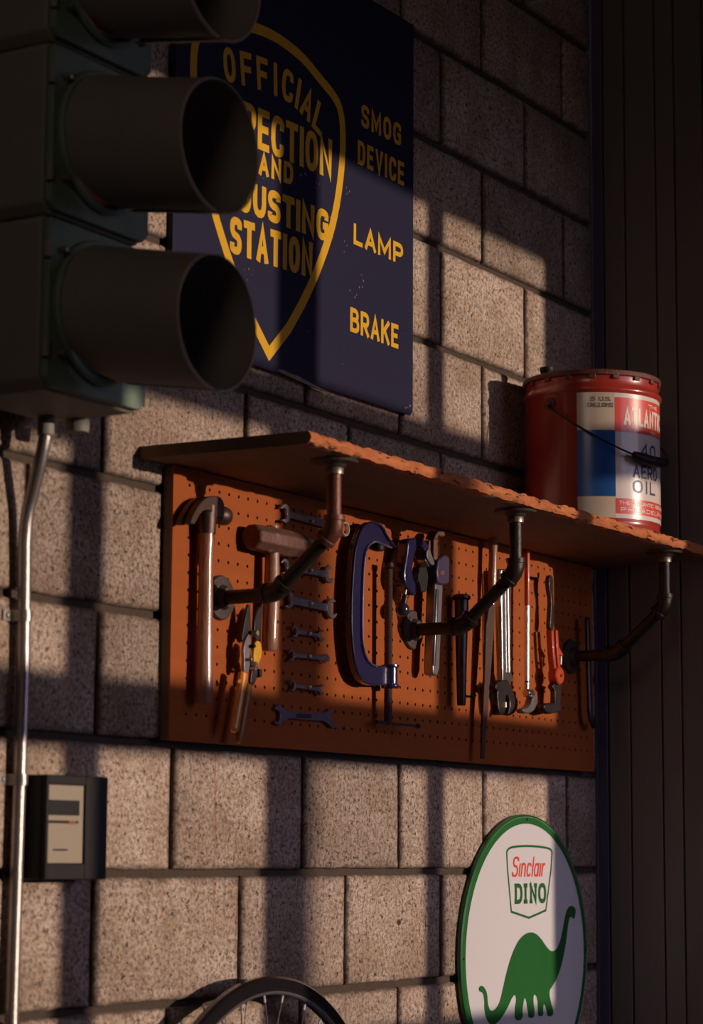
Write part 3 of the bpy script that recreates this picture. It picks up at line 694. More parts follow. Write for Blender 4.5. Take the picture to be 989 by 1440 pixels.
def pipe_wrench():
    t = thing('pipe_wrench', 'pipe wrench with purple housing and long ribbed grey handle, behind the middle bracket', 'wrench', (3.82, -.05, .36))
    C = lambda p, d=.055: outline(p, d, 540, 740, 9.89)
    MB().prism(C([(690, 470), (730, 440), (790, 400), (840, 430), (850, 520), (845, 780), (820, 810), (740, 820), (680, 790), (665, 640)]), -.066, -.040).build('housing', M_BLUE2, t, bevel=.003)
    MB().prism(C([(705, 610), (765, 610), (765, 690), (705, 690)]), -.068, -.064).build('adjusting_nut', M_RUST, t, bevel=.002)
    MB().prism(C([(665, 180), (722, 180), (722, 470), (700, 480), (665, 460)]), -.060, -.046).build('jaw_shank', M_RUST, t, bevel=.002)
    MB().prism(C([(585, 200), (610, 195), (610, 480), (578, 470)]), -.062, -.044).build('hook_jaw', M_RUST, t, bevel=.002)
    MB().prism(C([(690, 110), (725, 70), (800, 75), (815, 140), (770, 150), (720, 130), (705, 170), (665, 185)]), -.062, -.040).build('jaw_top', M_RUST, t, bevel=.002)
    p = W(540+685/9.89, 740+838/9.89, .052)
    MB().lathe([(.0001, -.009), (.005, -.008), (.006, 0), (.005, .004), (.0001, .005)], (p.x, -.052, p.z), 'Z', 14).build('heel_rivet', M_RUST, t)
    a0, a1 = W(616, 822, .052), W(611, 948, .052)
    ob = outline([(610, 820), (621, 822), (616, 940), (612.5, 951), (607, 949), (606, 940)], .056)
    MB().prism(ob, -.060, -.040).build('handle', M_STEEL, t, bevel=.003)
    ib = outline([(613.5, 828), (617, 828), (612.5, 936), (609.5, 936)], .0605)
    MB().prism(ib, -.0625, -.0595).build('handle_rib', M_CHROME, t, bevel=.001)
pipe_wrench()

def capped_tube():
    t = thing('tapered_punch', 'dark tapered steel bar with a flat round cap, right of the middle bracket', 'punch', (3.93, -.045, .31))
    x = W(649, 900, .045).x
    MB().tube([(x, -.045, .313), (x, -.045, .316), (x, -.045, .40), (x+.001, -.045, .50), (x+.001, -.045, .516)], [.0075, .0085, .0105, .0135, .0135], 22).build('shank', M_DARKSTEEL, t)
    MB().lathe([(.0001, .515), (.015, .515), (.0178, .518), (.0172, .523), (.012, .5265), (.0001, .527)], (x+.001, -.045, 0), 'Z', 28).build('cap', M_DARKSTEEL, t)
    q = W(655, 979, .05)
    MB().tube([(x+.004, -.045, q.z), (x+.016, -.062, q.z-.001), (x+.020, -.066, q.z+.003)], .0022, 8).build('hook_pin', M_BLACK, t)
capped_tube()
def file_tool():
    t = thing('hand_file', 'long thin file hanging with its wooden handle up, left of the bright adjustable wrench', 'file', (4.03, -.045, .21))
    P = lambda x, y: W(x, y, .045)
    MB().tube([P(694, 752), P(694, 758), P(693.5, 785), P(692.5, 815), P(692, 838)], [.007, .0092, .0082, .0090, .0062], 18).build('handle', M_HANDLE, t)
    MB().tube([P(692, 836), P(692, 840), P(691.6, 850)], [.0062, .0066, .0060], 16).build('ferrule', M_CHROME, t)
    q = outline([(688, 849), (695.5, 850), (694, 880), (688.5, 960), (682, 1040), (680.5, 1068), (677, 1067), (677.5, 1030), (681, 950), (683, 880)], .045)
    MB().prism(q, -.047, -.042).build('blade', mat('file_steel', (.10, .06, .05), .5, .5, bump=.6, bscale=500), t, bevel=.0008)
file_tool()
def adjustable():
    t = thing('adjustable_wrench', 'large chrome adjustable wrench hanging head down, its handle shining bright', 'wrench', (4.1, -.05, .3))
    q = outline([(703, 800), (716, 800), (717, 880), (717.5, 945), (721, 958), (705, 958), (705, 930), (703.5, 880)], .052)
    MB().prism(q, -.055, -.041).build('handle', M_CHROME, t, bevel=.003, seg=3)
    for a, b in (((704.5, 803), (706, 940)), ((713.5, 803), (715.5, 945))):
        P = [W(a[0], a[1], .056), W((a[0]+b[0])/2, (a[1]+b[1])/2, .056), W(*b, .056)]
        MB().tube(P, .0024, 10).build('handle_rim', mat('bright_chrome', (.85, .82, .80), .32, .85), t)
    C = lambda p, d=.055: outline(p, d, 680, 750, 5.143)
    MB().prism(chaikin(C([(110, 1060), (180, 1060), (190, 1105), (215, 1160), (226, 1220), (215, 1270), (190, 1305), (178, 1318), (168, 1300), (185, 1250), (178, 1195), (165, 1165), (153, 1185), (158, 1250), (150, 1310), (110, 1316), (98, 1260), (92, 1180), (95, 1120)]), 1), -.058, -.040).build('head', M_DARKSTEEL, t, bevel=.003)
    MB().prism(chaikin(C([(66, 1108), (97, 1066), (112, 1090), (100, 1150), (84, 1140)]), 1), -.060, -.050).build('sliding_jaw', M_DARKSTEEL, t, bevel=.002)
    p = W(680+160/5.143, 750+1240/5.143, .058)
    MB().lathe([(.004, -.006), (.0048, -.005), (.0048, .005), (.004, .006)], (p.x, -.056, p.z), 'Z', 12, cap=True).build('worm_screw', M_ZINC, t)
adjustable()
def basin_wrench():
    t = thing('basin_wrench', 'thin chrome rod wrench with a red upper sleeve and small hooked jaw', 'wrench', (4.2, -.05, .31))
    P = lambda x, y, d=.05: W(x, y, d)
    MB().tube([P(741.5, 775), P(741.5, 779), P(741.5, 850), P(741.5, 853)], [.0045, .0055, .0055, .0045], 14).build('red_sleeve', M_REDT, t)
    MB().tube([P(741.5, 852), P(741.2, 958)], .0050, 14).build('rod', mat('polished_rod', (.85, .82, .78), .35, .8), t)
    MB().tube([P(741.2, 957), P(741.2, 960)], .0046, 14).build('collar', M_BLACK, t)
    MB().tube([P(741.2, 960), P(741, 972)], .0050, 14).build('rod_tip', M_CHROME, t)
    a = P(743, 975)
    MB().lathe([(.0001, -.010), (.007, -.010), (.0085, -.008), (.0085, .014), (.007, .016), (.0001, .016)], (a.x-.004, -.052, a.z), 'X', 18).build('swivel_head', M_CHROME, t)
    C = lambda p, d=.054: outline(p, d, 680, 750, 5.143)
    MB().prism(chaikin(C([(345, 1170), (368, 1180), (370, 1240), (350, 1285), (315, 1305), (270, 1300), (262, 1270), (300, 1262), (325, 1240), (335, 1205)]), 1), -.060, -.044).build('hook_jaw', M_STEEL, t, bevel=.002)
basin_wrench()
MB().tube([W(744, 811, .0235), W(757, 814, .026), W(757.5, 811, .045), W(757.5, 806, .047)], .0022, 8).build('peg_hook', M_BLACK, None, kind='own')
tag(bpy.data.objects['peg_hook'], 'empty black wire peg hook right of the red-sleeved rod wrench', 'hook')
def red_tool():
    t = thing('pipe_pliers', 'rightmost lit tool, red-orange handles and round red pivot hanging jaws down', 'pliers', (4.34, -.05, .32))
    C = lambda p, d=.05: outline(p, d, 680, 750, 5.143)
    MB().prism(chaikin(C([(470, 310), (490, 300), (502, 330), (498, 420), (503, 480), (508, 700), (475, 700), (480, 600), (488, 480), (470, 400)]), 1), -.052, -.042).build('steel_handle', M_DARKSTEEL, t, bevel=.0015)
    MB().prism(C([(470, 700), (486, 700), (498, 900), (512, 1010), (492, 1000), (480, 880)]), -.058, -.044).build('red_handle', M_REDT, t, bevel=.002)
    MB().prism(C([(500, 700), (516, 700), (524, 820), (555, 880), (552, 890), (528, 880), (535, 985), (520, 990), (508, 850)]), -.058, -.044).build('red_handle', M_REDT, t, bevel=.002)
    p = W(680+562/5.143, 750+925/5.143, .056)
    MB().lathe([(.0001, -.008), (.0035, -.007), (.0042, .004), (.0045, .010), (.0001, .011)], (p.x, -.054, p.z), 'Z', 12).build('spring_nut', M_ZINC, t)
    p = W(680+545/5.143, 750+1030/5.143, .06)
    MB().lathe([(.0001, -.010), (.016, -.0095), (.0185, -.007), (.0185, .010), (.0001, .010)], (p.x, -.055, p.z), 'Y', 32).build('pivot_disc', M_REDT, t)
    MB().lathe([(.0001, -.0125), (.003, -.012), (.0035, -.009)], (p.x, -.055, p.z), 'Y', 12).build('pivot_rivet', M_DARKSTEEL, t)
    MB().prism(C([(495, 1080), (560, 1100), (545, 1130), (540, 1240), (500, 1240), (500, 1140), (480, 1110)]), -.056, -.044).build('shank', M_DARKSTEEL, t, bevel=.002)
    MB().prism(chaikin(C([(420, 1235), (480, 1225), (545, 1225), (550, 1290), (500, 1300), (460, 1310), (420, 1275)]), 1), -.056, -.040).build('jaw', M_DARKSTEEL, t, bevel=.003)
red_tool()
def dark_bar():
    t = thing('pry_bar', 'black pry bar hanging in the dark at the right end of the pegboard', 'pry bar', (4.51, -.045, .3))
    P = lambda x, y: W(x, y, .045)
    MB().tube([P(826, 868), P(826, 872), P(828, 940), P(830, 1000)], [.004, .0085, .0085, .0085], 12, flat=.6).build('shaft', M_DARKSTEEL, t)
    MB().tube([P(830, 998), P(831, 1010), P(835, 1020), P(841, 1020)], [.0085, .009, .008, .003], 12, flat=.6).build('hooked_claw', M_DARKSTEEL, t)
dark_bar()

# ================================================================== OIL CAN
def oil_can():
    xc, yc, r = 4.325, -.1425, .1385; zb = .6785
    t = thing('oil_can', 'red five gallon oil can with blue and white label standing on the shelf', 'can', (xc, yc, zb))
    MB().lathe([(.0001, zb+.004), (r-.006, zb+.004), (r-.004, zb), (r, zb), (r, zb+.003), (r-.0015, zb+.006), (r-.0015, .692), (r, .697), (r, .951), (r+.004, .9545), (r+.0052, .9585), (r+.004, .9625), (r, .966), (r-.0015, .972), (r-.001, .982), (r, .988)], (xc, yc, 0), 'Z', 96).build('drum', M_CANRED, t, smooth=50)
    MB().lathe([(r-.0005, .986), (r+.0035, .988), (r+.0045, .992), (r+.0035, .997), (r, .999), (r-.006, .997), (r-.009, .992), (.0001, .992)], (xc, yc, 0), 'Z', 96).build('lid', M_RIM, t)
    for i in range(18):
        a = math.radians(i*20+6); c, s = math.cos(a), math.sin(a); R_ = r+.0012
        M = Matrix.Translation((xc+R_*c, yc+R_*s, .983)) @ Matrix.Rotation(a, 4, 'Z')
        MB().box(-.0012, .0018, -.007, .007, -.0035, .006, M).build('lid_lug', M_RIM, t, bevel=.0012)
    # spout plug
    p = W(768, 520, .18)
    MB().lathe([(.0001, 0), (.017, 0), (.017, .006), (.013, .008), (.0135, .018), (.015, .020), (.015, .027), (.0001, .029)], (4.235, -.085, .992), 'Z', 24).build('spout_cap', M_BLACK, t)
    # printed label, patches a hair above the drum
    def patch(a0, a1, z0, z1, m, name, lift=.0004):
        n = max(2, int(abs(a1-a0)/3)); mb = MB(); bm = mb.bm; A = []; B = []
        for i in range(n+1):
            a = math.radians(a0+(a1-a0)*i/n); R_ = r+lift
            A.append(bm.verts.new((xc+R_*math.cos(a), yc+R_*math.sin(a), z0))); B.append(bm.verts.new((xc+R_*math.cos(a), yc+R_*math.sin(a), z1)))
        for i in range(n): bm.faces.new((A[i], A[i+1], B[i+1], B[i]))
        return mb.build(name, m, t, smooth=60)
    patch(-167, -135.2, 0.697, 0.951, M_CANWHITE, 'cream_side_panel')
    patch(-135.2, -48, 0.697, 0.951, M_CANLAV, 'white_front_panel')
    patch(-167, -135.2, .740, .874, M_CANBLUE, 'blue_square', .0007)
    patch(-48, -16, 0.697, 0.951, M_CANWHITE, 'cream_side_panel'); patch(-48, -16, .740, .874, M_CANBLUE, 'blue_square', .0007)
    patch(-135.2, -48, .872, .942, M_CANLRED, 'red_title_band', .0007)
    patch(-135.2, -48, .706, .737, M_CANLRED, 'red_foot_band', .0007)
    def ctext(s, a0, a1, z0, H_, tk, m, name, gap=.6, slant=0):
        bm = bmesh.new(); R_ = r+.0011; wd = math.radians(a1-a0)*R_
        def f(p): 
            a = math.radians(a0)+p[0]/R_; return (xc+R_*math.cos(a), yc+R_*math.sin(a), z0+p[1])
        text_strips(bm, s, wd, H_, tk, f, slant, gap, 0., None)
        # split long flat strokes so that they follow the drum
        ed = [e for e in bm.edges if e.calc_length() > .008]
        if ed: bmesh.ops.subdivide_edges(bm, edges=ed, cuts=3, use_grid_fill=True)
        for v in bm.verts:
            dx, dy = v.co.x-xc, v.co.y-yc; q = R_/math.hypot(dx, dy); v.co.x = xc+dx*q; v.co.y = yc+dy*q
        mb = MB(); mb.bm.free(); mb.bm = bm; return mb.build(name, m, t, smooth=0)
    ctext('5 U.S.', -155, -138.5, .9330, .0088, .0016, M_LETGREY, 'lettering')
    ctext('GALLONS', -158, -136.5, .9205, .0092, .0017, M_LETGREY, 'lettering')
    ctext('ATLANTIC', -127.5, -74, .886, .037, .0062, M_LETWHITE, 'lettering', gap=.25)
    ctext('THE', -100, -84, .928, .007, .0014, M_LETWHITE, 'lettering')
    ctext('OIL', -97, -86, .8745, .006, .0012, M_LETWHITE, 'lettering')
    ctext('40', -110.5, -88.5, .822, .031, .0048, M_LETBLUE, 'lettering', gap=1.2)
    ctext('AERO', -119, -86, .781, .027, .0044, M_LETBLUE, 'lettering', gap=.8)
    ctext('OIL', -119, -90, .7505, .026, .0042, M_LETBLUE, 'lettering', gap=2.2)
    ctext('THE ATLANTIC REFINING CO', -132.5, -58, .7245, .0075, .0014, M_LETWHITE, 'lettering')
    ctext('PHILADELPHIA', -131, -66, .7105, .0085, .0015, M_LETWHITE, 'lettering', gap=2)
    # bail handle with black grip, resting against the front
    e1 = Vector((math.cos(math.radians(-12)), math.sin(math.radians(-12)), 0)); e2 = Vector((e1.y, -e1.x, 0)); hub = Vector((xc, yc, .933))
    for sg in (-1, 1):
        p = hub+e1*sg*(r-.001)
        MB().tube([p, p+e1*sg*.003, p+e1*sg*.0045, p+e1*sg*.011], [.014, .0135, .006, .005], 20).build('bail_ear', M_RIM, t)
    pts = []
    for k in range(25):
        u = PI*k/24; pts.append(hub - e1*math.cos(u)*(r+.008) + e2*(math.sin(u)*(r+.026)-.006) - Vector((0, 0, math.sin(u)*.118)))
    MB().tube(pts, .0019, 8).build('bail_wire', M_BLACK, t)
    g = [Vector(p) for p in pts[9:16]]
    MB().tube(g, [.007, .0098, .0102, .0102, .0102, .0098, .007], 16).build('grip', M_BLACK, t)
oil_can()

# ================================================================== BLUE INSPECTION SIGN
def station_sign():
    X0, X1, Z0, Z1 = 3.021, 3.809, .854, 1.63; Yf = -.0125
    t = thing('enamel_sign', 'large navy blue metal sign with yellow shield and yellow lettering', 'sign', ((X0+X1)/2, -.006, Z0))
    q = [(X0, Z0), (X1-.01, Z0+.001), (X1, Z0+.010), (X1, Z1), (X0, Z1)]
    MB().prism(q, Yf, -.0105).build('sign_plate', M_NAVY, t, bevel=.0006, smooth=0)
    MB().prism([(X1-.004, Z0+.010), (X1, Z0+.010), (X1, Z1), (X1-.004, Z1)], -.0105, -.0015).build('folded_edge', M_NAVY, t)
    MB().prism([(X0, Z0), (X0+.004, Z0), (X0+.004, Z1), (X0, Z1)], -.0105, -.0015).build('folded_edge', M_NAVY, t)
    Y = Yf-.0005; xc = 3.309
    # yellow shield outline
    half = [(3.309, .8835), (3.370, .940), (3.426, 1.008), (3.478, 1.088), (3.520, 1.170), (3.543, 1.262), (3.549, 1.335), (3.540, 1.385), (3.512, 1.405), (3.468, 1.420), (3.420, 1.440), (3.370, 1.450), (3.309, 1.455)]
    L = [(2*xc-x, z) for x, z in half[::-1]][1:-1]
    loop = half + L
    bm = bmesh.new()
    sm = [half[0]] + chaikin(half[1:] + L, 2, False)
    strip(bm, sm, .0098, True, lambda p: (p[0], Y, p[1]))
    mb = MB(); mb.bm.free(); mb.bm = bm; mb.build('yellow_shield', M_GOLD, t, smooth=0)
    wall_text('STATION', 3.185, 3.447, 1.034, .065, .0135, Y, 'lettering', M_GOLD, t, z1=.012, gap=.42)
    wall_text('ADJUSTING', 3.115, 3.499, 1.110, .058, .0135, Y, 'lettering', M_GOLD, t, z1=.014, gap=.42)
    wall_text('AND', 3.270, 3.380, 1.192, .040, .0095, Y, 'lettering', M_GOLD, t, z1=.008, gap=.8)
    wall_text('INSPECTION', 3.105, 3.510, 1.232, .074, .0135, Y, 'lettering', M_GOLD, t, z1=.012, gap=.42)
    wall_text('LAMP', 3.587, 3.769, 1.141, .040, .0088, Y, 'lettering', M_GOLD, t, gap=.9)
    wall_text('BRAKE', 3.577, 3.752, .975, .046, .0088, Y, 'lettering', M_GOLD, t, gap=.7)
    wall_text('SMOG', 3.612, 3.760, 1.372, .044, .0088, Y, 'lettering', M_GOLD, t, gap=.9)
    wall_text('DEVICE', 3.600, 3.772, 1.297, .046, .0088, Y, 'lettering', M_GOLD, t, gap=.8)
    # arched OFFICIAL
    cen = [(3.176, 1.360), (3.228, 1.368), (3.278, 1.374), (3.320, 1.377), (3.359, 1.377), (3.394, 1.372), (3.425, 1.362), (3.466, 1.346)]
    bm = bmesh.new()
    for i, (c, (x, z)) in enumerate(zip('OFFICIAL', cen)):
        a, b = cen[max(i-1, 0)], cen[min(i+1, 7)]; ang = math.atan2(b[1]-a[1], b[0]-a[0])
        wd = .036 if c != 'I' else .012; ca, sa = math.cos(ang), math.sin(ang)
        def f(p, x=x, z=z, ca=ca, sa=sa, wd=wd):
            u, v = p[0]-wd/2, p[1]-.030; return (x+u*ca-v*sa, Y, z+u*sa+v*ca)
        text_strips(bm, c, wd, .060, .0112, f)
    mb = MB(); mb.bm.free(); mb.bm = bm; mb.build('lettering', M_GOLD, t, smooth=0)
    # chipped strip along the bottom edge and chips in the enamel
    ch = [(x, y-7) for x, y in ((390, 527), (398, 527), (408, 532), (420, 536), (436, 545), (448, 551), (466, 560), (452, 556), (430, 547), (410, 538), (396, 531))]
    MB().prism(outline(ch, .0128), -.0131, -.0124).build('enamel_chip', M_CHIP, t)
    rnd = random.Random(3)
    for (x, y, n, sz) in ((348, 385, 5, 2.2), (497, 410, 3, 1.8), (510, 402, 4, 2.0), (466, 310, 5, 2.0), (424, 250, 6, 2.2), (483, 500, 2, 1.5), (488, 270, 5, 1.4), (575, 575, 4, 2.5), (418, 435, 2, 1.5), (433, 460, 3, 1.5), (487, 345, 4, 1.5), (447, 260, 2, 2)):
        for k in range(n):
            cx, cy = x+rnd.gauss(0, 3), y+rnd.gauss(0, 7); s = sz*rnd.uniform(.25, .6)
            q = outline([(cx-s*.5, cy-s*1.3), (cx+s*.4, cy-s), (cx+s*.7, cy+s*.9), (cx-s*.1, cy+s*1.5)], .0128)
            MB().prism(q, -.0129, -.0124).build('enamel_chip', M_CHIP, t, smooth=0)
station_sign()

# ================================================================== ROUND SIGN
def round_sign():
    cx, cz, R_ = 4.276, -.166, .2775; Yf = -.0125
    t = thing('round_sign', 'round white sign with green border and green long-necked dinosaur silhouette', 'sign', (cx, -.006, cz-R_))
    MB().lathe([(.0001, 0), (R_-.006, 0), (R_-.003, -.001), (R_, .001), (R_+.0008, .004), (R_, .008), (R_-.003, .0065), (R_-.006, .002), (.0001, .002)], (cx, Yf, cz), 'Y', 128).build('sign_disc', M_WHITE, t)
    mb = MB(); bm = mb.bm; n = 128; A = []; B = []
    MB().lathe([(R_-.0175, -.0006), (R_-.004, -.0006), (R_-.0028, -.0016), (R_+.0006, .0008), (R_+.0014, .004), (R_+.0006, .0084)], (cx, Yf, cz), 'Y', 128).build('green_border', M_GREEN, t)
    for a in (90, 180, 270, 0):
        a = math.radians(a); MB().lathe([(.0001, -.0025), (.0025, -.002), (.0028, -.0005)], (cx+(R_-.009)*math.cos(a), Yf, cz+(R_-.009)*math.sin(a)), 'Y', 10).build('mounting_screw', M_BLACK, t)
    d = -Yf+.0006
    body = [(165, 640), (180, 622), (205, 632), (225, 680), (228, 740), (240, 790), (260, 802), (290, 780), (315, 730), (335, 640), (355, 550), (385, 440), (420, 350), (460, 285), (510, 252), (555, 255), (595, 290), (635, 350), (670, 388), (705, 375), (735, 310), (755, 210), (770, 120), (790, 75), (815, 66), (838, 85), (842, 110), (830, 160), (820, 158), (815, 145), (795, 150), (785, 220), (775, 310), (765, 370), (745, 470), (715, 560), (680, 625), (655, 660), (665, 730), (685, 800), (680, 835), (645, 838), (640, 800), (620, 740), (612, 790), (615, 832), (580, 838), (578, 790), (575, 710), (550, 675), (545, 730), (555, 800), (552, 845), (512, 850), (508, 800), (495, 720), (485, 700), (470, 780), (472, 860), (420, 868), (415, 800), (428, 720), (420, 685), (400, 700), (370, 770), (330, 840), (290, 888), (260, 900), (225, 870), (205, 800), (205, 720), (195, 670), (170, 665)]
    q = chaikin(outline(body, d, 640, 1260, 4.945), 1)
    MB().prism(q, Yf-.0008, Yf-.0003).build('dinosaur_silhouette', M_GREEN, t, smooth=0)
    badge = chaikin([(383, 320), (400, 293), (510, 285), (632, 298), (646, 322)], 2, False) + [(640, 420), (610, 660), (512, 703), (410, 668), (388, 420)]
    q = outline(badge, d, 620, 1120, 4.121); bm = bmesh.new()
    strip(bm, q, .0022, True, lambda p: (p[0], Yf-.0006, p[1]))
    mb2 = MB(); mb2.bm.free(); mb2.bm = bm; mb2.build('badge_outline', M_GREEN, t, smooth=0)
    wall_text('912361'[0:1]+'1'+'2'+'3'+'6'+'7'+'1'+'8', 4.209, 4.354, -.0120, .0405, .0046, Yf-.0007, 'lettering', M_REDP, t, slant=.24, gap=1.05)
    wall_text('dino', 4.217, 4.361, -.0655, .0405, .0085, Yf-.0007, 'lettering', M_GREEN, t, gap=.22)
round_sign()

# ================================================================== TRAFFIC SIGNAL
def signal():
    X0, X1, YF, YB = 2.468, 2.704, -.200, -.035; pitch = .2490; zb = .660
    t = thing('traffic_signal', 'old three-section traffic light with long dark visors, hanging on the block wall', 'traffic light', ((X0+X1)/2, (YF+YB)/2, zb))
    xc = 2.585; R_ = .098
    for k, colr in enumerate(('green', 'amber', 'red')):
        z0 = zb+k*pitch; z1 = z0+pitch-.004
        c = .016
        q = [(X0+c, z0), (X1-c, z0), (X1, z0+c), (X1, z1-c*.4), (X1-c*.4, z1), (X0+c*.4, z1), (X0, z1-c*.4), (X0, z0+c)]
        MB().prism(q, YF+.012, YB).build('housing_section', M_BODY, t, bevel=.004)
        ins = .004
        q2 = [(X0+c, z0+ins), (X1-c, z0+ins), (X1-ins, z0+c), (X1-ins, z1-c*.4), (X1-c*.4, z1-ins), (X0+c*.4, z1-ins), (X0+ins, z1-c*.4), (X0+ins, z0+c)]
        dr = MB().prism(q2, YF, YF+.011).build('door', M_SIGNAL, t, bevel=.003)
        zc = z0+.125
        MB().lathe([(R_+.004, 0), (R_+.006, -.006), (R_+.003, -.010), (R_-.004, -.010), (R_-.006, 0)], (xc, YF, zc), 'Y', 48).build('bezel_ring', M_SIGNAL, t)
        MB().lathe([(.0001, -.020), (.03, -.0185), (.06, -.014), (.082, -.008), (.092, -.002)], (xc, YF, zc), 'Y', 48).build('lens', M_LENS[colr], t)
        for a in (40, 140, 220, 320):
            a = math.radians(a); MB().lathe([(.0001, -.013), (.004, -.012), (.005, -.009), (.005, 0)], (xc+.114*math.cos(a), YF, zc+.114*math.sin(a)), 'Y', 10).build('bezel_screw', M_ZINC, t)
        for zz in (zc+.07, zc-.07):
            MB().tube([(X0+.002, YF+.001, zz-.012), (X0+.002, YF+.001, zz+.012)], .006, 10).build('hinge_barrel', M_BODY, t)
        # visor: tube open underneath, drooping forward
        vis = MB(); bm = vis.bm; n = 56; gapa = math.radians(38); Ls = [0, .01, .02, .03, .04, .05, .08, .10, .13, .155, .197, .200]
        for wall_r in (0,):
            O = []; I = []
            for L in Ls:
                drop = L*.175; rr = R_ - .004*L/.2; ro = []; ri = []
                for j in range(n+1):
                    gp = math.radians(max(5, 58-1300*L)); a = -PI/2+gp+(2*PI-2*gp)*j/n
                    for lst, r_ in ((ro, rr), (ri, rr-.0018)):
                        lst.append(bm.verts.new((xc+r_*math.cos(a), YF-.004-L*(1 if L < .19 else 1+.02*math.sin(a)), zc-drop+r_*math.sin(a))))
                O.append(ro); I.append(ri)
            for G in (O, I):
                for i in range(len(Ls)-1):
                    for j in range(n): bm.faces.new((G[i][j], G[i][j+1], G[i+1][j+1], G[i+1][j]))
            for j in range(n): bm.faces.new((O[-1][j], O[-1][j+1], I[-1][j+1], I[-1][j]))
            for i in range(len(Ls)-1):
                for j in (0, n): bm.faces.new((O[i][j], O[i+1][j], I[i+1][j], I[i][j]))
        vis.build('visor', M_VISOR, t, smooth=50)
        drop = .2*.175; gapa = math.radians(5)
        pts = [(xc+(R_-.004)*math.cos(a), YF-.2045, zc-drop+(R_-.004)*math.sin(a)) for a in [-PI/2+gapa+(2*PI-2*gapa)*j/56 for j in range(57)]]
        MB().tube(pts, .0016, 6).build('visor_rim', mat('rim_catchlight', (.55, .42, .30), .45, .3), t)  # pale tone paints in the thin line of light on the visor's edge
    MB().box(X0+.06, X1-.06, YB, -.0012, zb+.10, zb+.62).build('wall_mount', M_BODY, t)
    MB().lathe([(.0001, zb-.018), (.016, zb-.018), (.018, zb-.012), (.018, zb+.001)], (2.690, -.085, 0), 'Z', 16).build('knock_out_plug', M_BODY, t)
    p = W(6, 488, .2)
signal()

# ================================================================== CONDUIT
def conduit():
    t = thing('metal_conduit', 'shiny metal conduit pipe running down the wall at the far left', 'conduit', (2.668, -.02, Z_F))
    pts = [(2.645, -.062, .6595), (2.645, -.062, .645), (2.645, -.061, .630), (2.646, -.056, .610), (2.650, -.045, .580), (2.654, -.033, .550), (2.656, -.025, .530), (2.657, -.0200, .508), (2.658, -.0175, .48), (2.662, -.0160, .40), (2.665, -.0155, .30), (2.663, -.0155, .15), (2.660, -.0155, -.1), (2.657, -.0155, -.5), (2.655, -.0155, Z_F+.001)]
    MB().tube(pts, .0098, 24).build('conduit_tube', M_CONDUIT, t)
    MB().lathe([(.0098, .632), (.0125, .634), (.0125, .6595), (.0001, .6595)], (2.645, -.062, -.0008), 'Z', 18).build('connector', M_BODY, t)
    for z in (.372, .135, -.55):
        cx = 2.662
        q = MB()
        for a in range(1): pass
        rr = .0115
        arcp = [(cx+rr*math.cos(a), -.0155-rr*math.sin(a)) for a in [PI*j/12 for j in range(13)]]
        path = [(cx+.030, -.0015), (cx+rr+.002, -.0015)] + arcp + [(cx-rr-.002, -.0015), (cx-.030, -.0015)]
        ring = []
        for (x, yy) in path: ring.append([(x, yy-.0002, z-.008), (x, yy-.0002, z+.008), (x, yy-.0018, z+.008), (x, yy-.0018, z-.008)])
        s = q.rings(ring).build('pipe_strap', M_CONDUIT, t, smooth=30)
        for sx in (-.021, .021): MB().lathe([(.0001, -.0055), (.003, -.005), (.004, -.003)], (cx+sx, -.001, z), 'Y', 10).build('strap_screw', M_ZINC, s)
conduit()

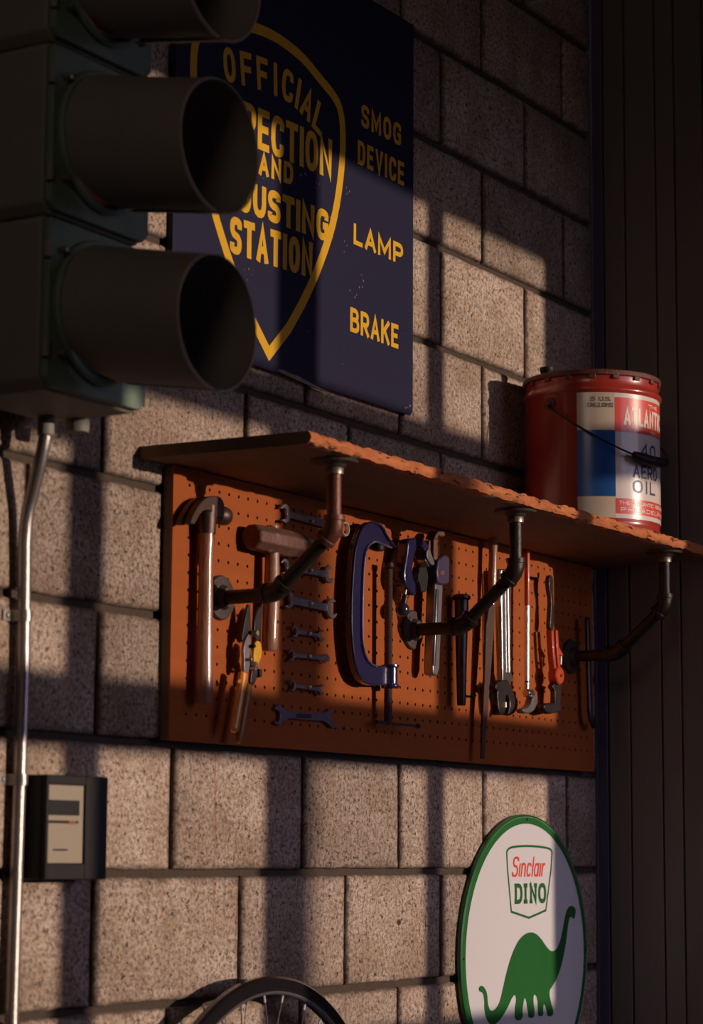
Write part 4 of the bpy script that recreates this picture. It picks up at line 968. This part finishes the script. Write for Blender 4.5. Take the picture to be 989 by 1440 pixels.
# ================================================================== METER BOX
def meter():
    t = thing('wall_box', 'black square box with a beige grille panel on the block wall, lower left', 'meter box', (2.752, -.025, -.0075))
    X0, X1, Z0, Z1 = 2.681, 2.826, -.0075, .143
    MB().box(X0, X1, -.044, -.0014, Z0, Z1).build('housing', M_BLACK, t, bevel=.003)
    # front frame around the recessed panel
    px0, px1, pz0, pz1 = 2.687, 2.773, .016, .129
    f = MB()
    for b in ((X0, px0, Z0, Z1), (px1, X1, Z0, Z1), (px0, px1, Z0, pz0), (px0, px1, pz1, Z1)): f.box(b[0], b[1], -.052, -.0438, b[2], b[3])
    f.build('front_frame', M_BLACK, t, bevel=.0015)
    MB().box(px0+.0004, px1-.0004, -.0475, -.0445, pz0+.0004, pz1-.0004).build('grille_panel', M_GRILLE, t)
    MB().box(px0+.004, px1-.010, -.0482, -.0474, .085, .107).build('display_strip', M_BLACK, t, bevel=.0004)
    MB().box(px0+.002, px1-.012, -.0480, -.0474, .0735, .0775).build('printed_line', M_BLACK, t)
    MB().box(px1-.034, px1-.018, -.0482, -.0474, .0725, .0775).build('printed_line', M_BROWNP, t)
    MB().box(px0+.016, px1-.036, -.0480, -.0474, .034, .0365).build('printed_line', M_BLACK, t)
meter()

# ================================================================== BICYCLE WHEEL
def wheel():
    cx, Y, R_ = 3.250, -.0625, .352; cz = Z_F+R_+.0005
    t = thing('bicycle_wheel', 'black bicycle wheel with thin spokes leaning on the wall at the bottom', 'wheel', (cx, Y, Z_F))
    MB().lathe([(R_-.012, -.010), (R_-.004, -.010), (R_, -.005), (R_, .005), (R_-.004, .010), (R_-.012, .010), (R_-.012, -.010)], (cx, Y, cz), 'Y', 128).build('tyre', M_TYRE, t)
    MB().lathe([(R_-.0115, -.0105), (R_-.018, -.0115), (R_-.026, -.009), (R_-.027, -.004), (R_-.027, .004), (R_-.026, .009), (R_-.018, .0115), (R_-.0115, .0105)], (cx, Y, cz), 'Y', 128).build('rim', M_TYRE, t)
    MB().lathe([(R_-.0240, -.0105), (R_-.0270, -.0102), (R_-.0290, -.0085), (R_-.0295, -.006), (R_-.0275, -.0055)], (cx, Y, cz), 'Y', 128).build('rim_edge', M_ALLOY, t)
    MB().lathe([(.0001, -.045), (.006, -.045), (.008, -.034), (.020, -.033), (.020, -.029), (.012, -.026), (.012, .026), (.020, .029), (.020, .033), (.008, .034), (.006, .045), (.0001, .045)], (cx, Y, cz), 'Y', 24).build('hub', M_ALLOY, t)
    for i in range(32):
        a = 2*PI*i/32+.04; s = 1 if i % 2 else -1; off = math.radians(38)*(1 if (i//2) % 2 else -1)
        p = Vector((cx+(R_-.028)*math.cos(a), Y+.002*s, cz+(R_-.028)*math.sin(a))); q = Vector((cx+.018*math.cos(a+off*2), Y+.031*s, cz+.018*math.sin(a+off*2)))
        sp = MB().tube([p, q], .0011, 5).build('spoke', M_ALLOY, t)
        d = (q-p).normalized(); MB().tube([p, p+d*.013], .0020, 6).build('nipple', M_CHROME, sp)
wheel()
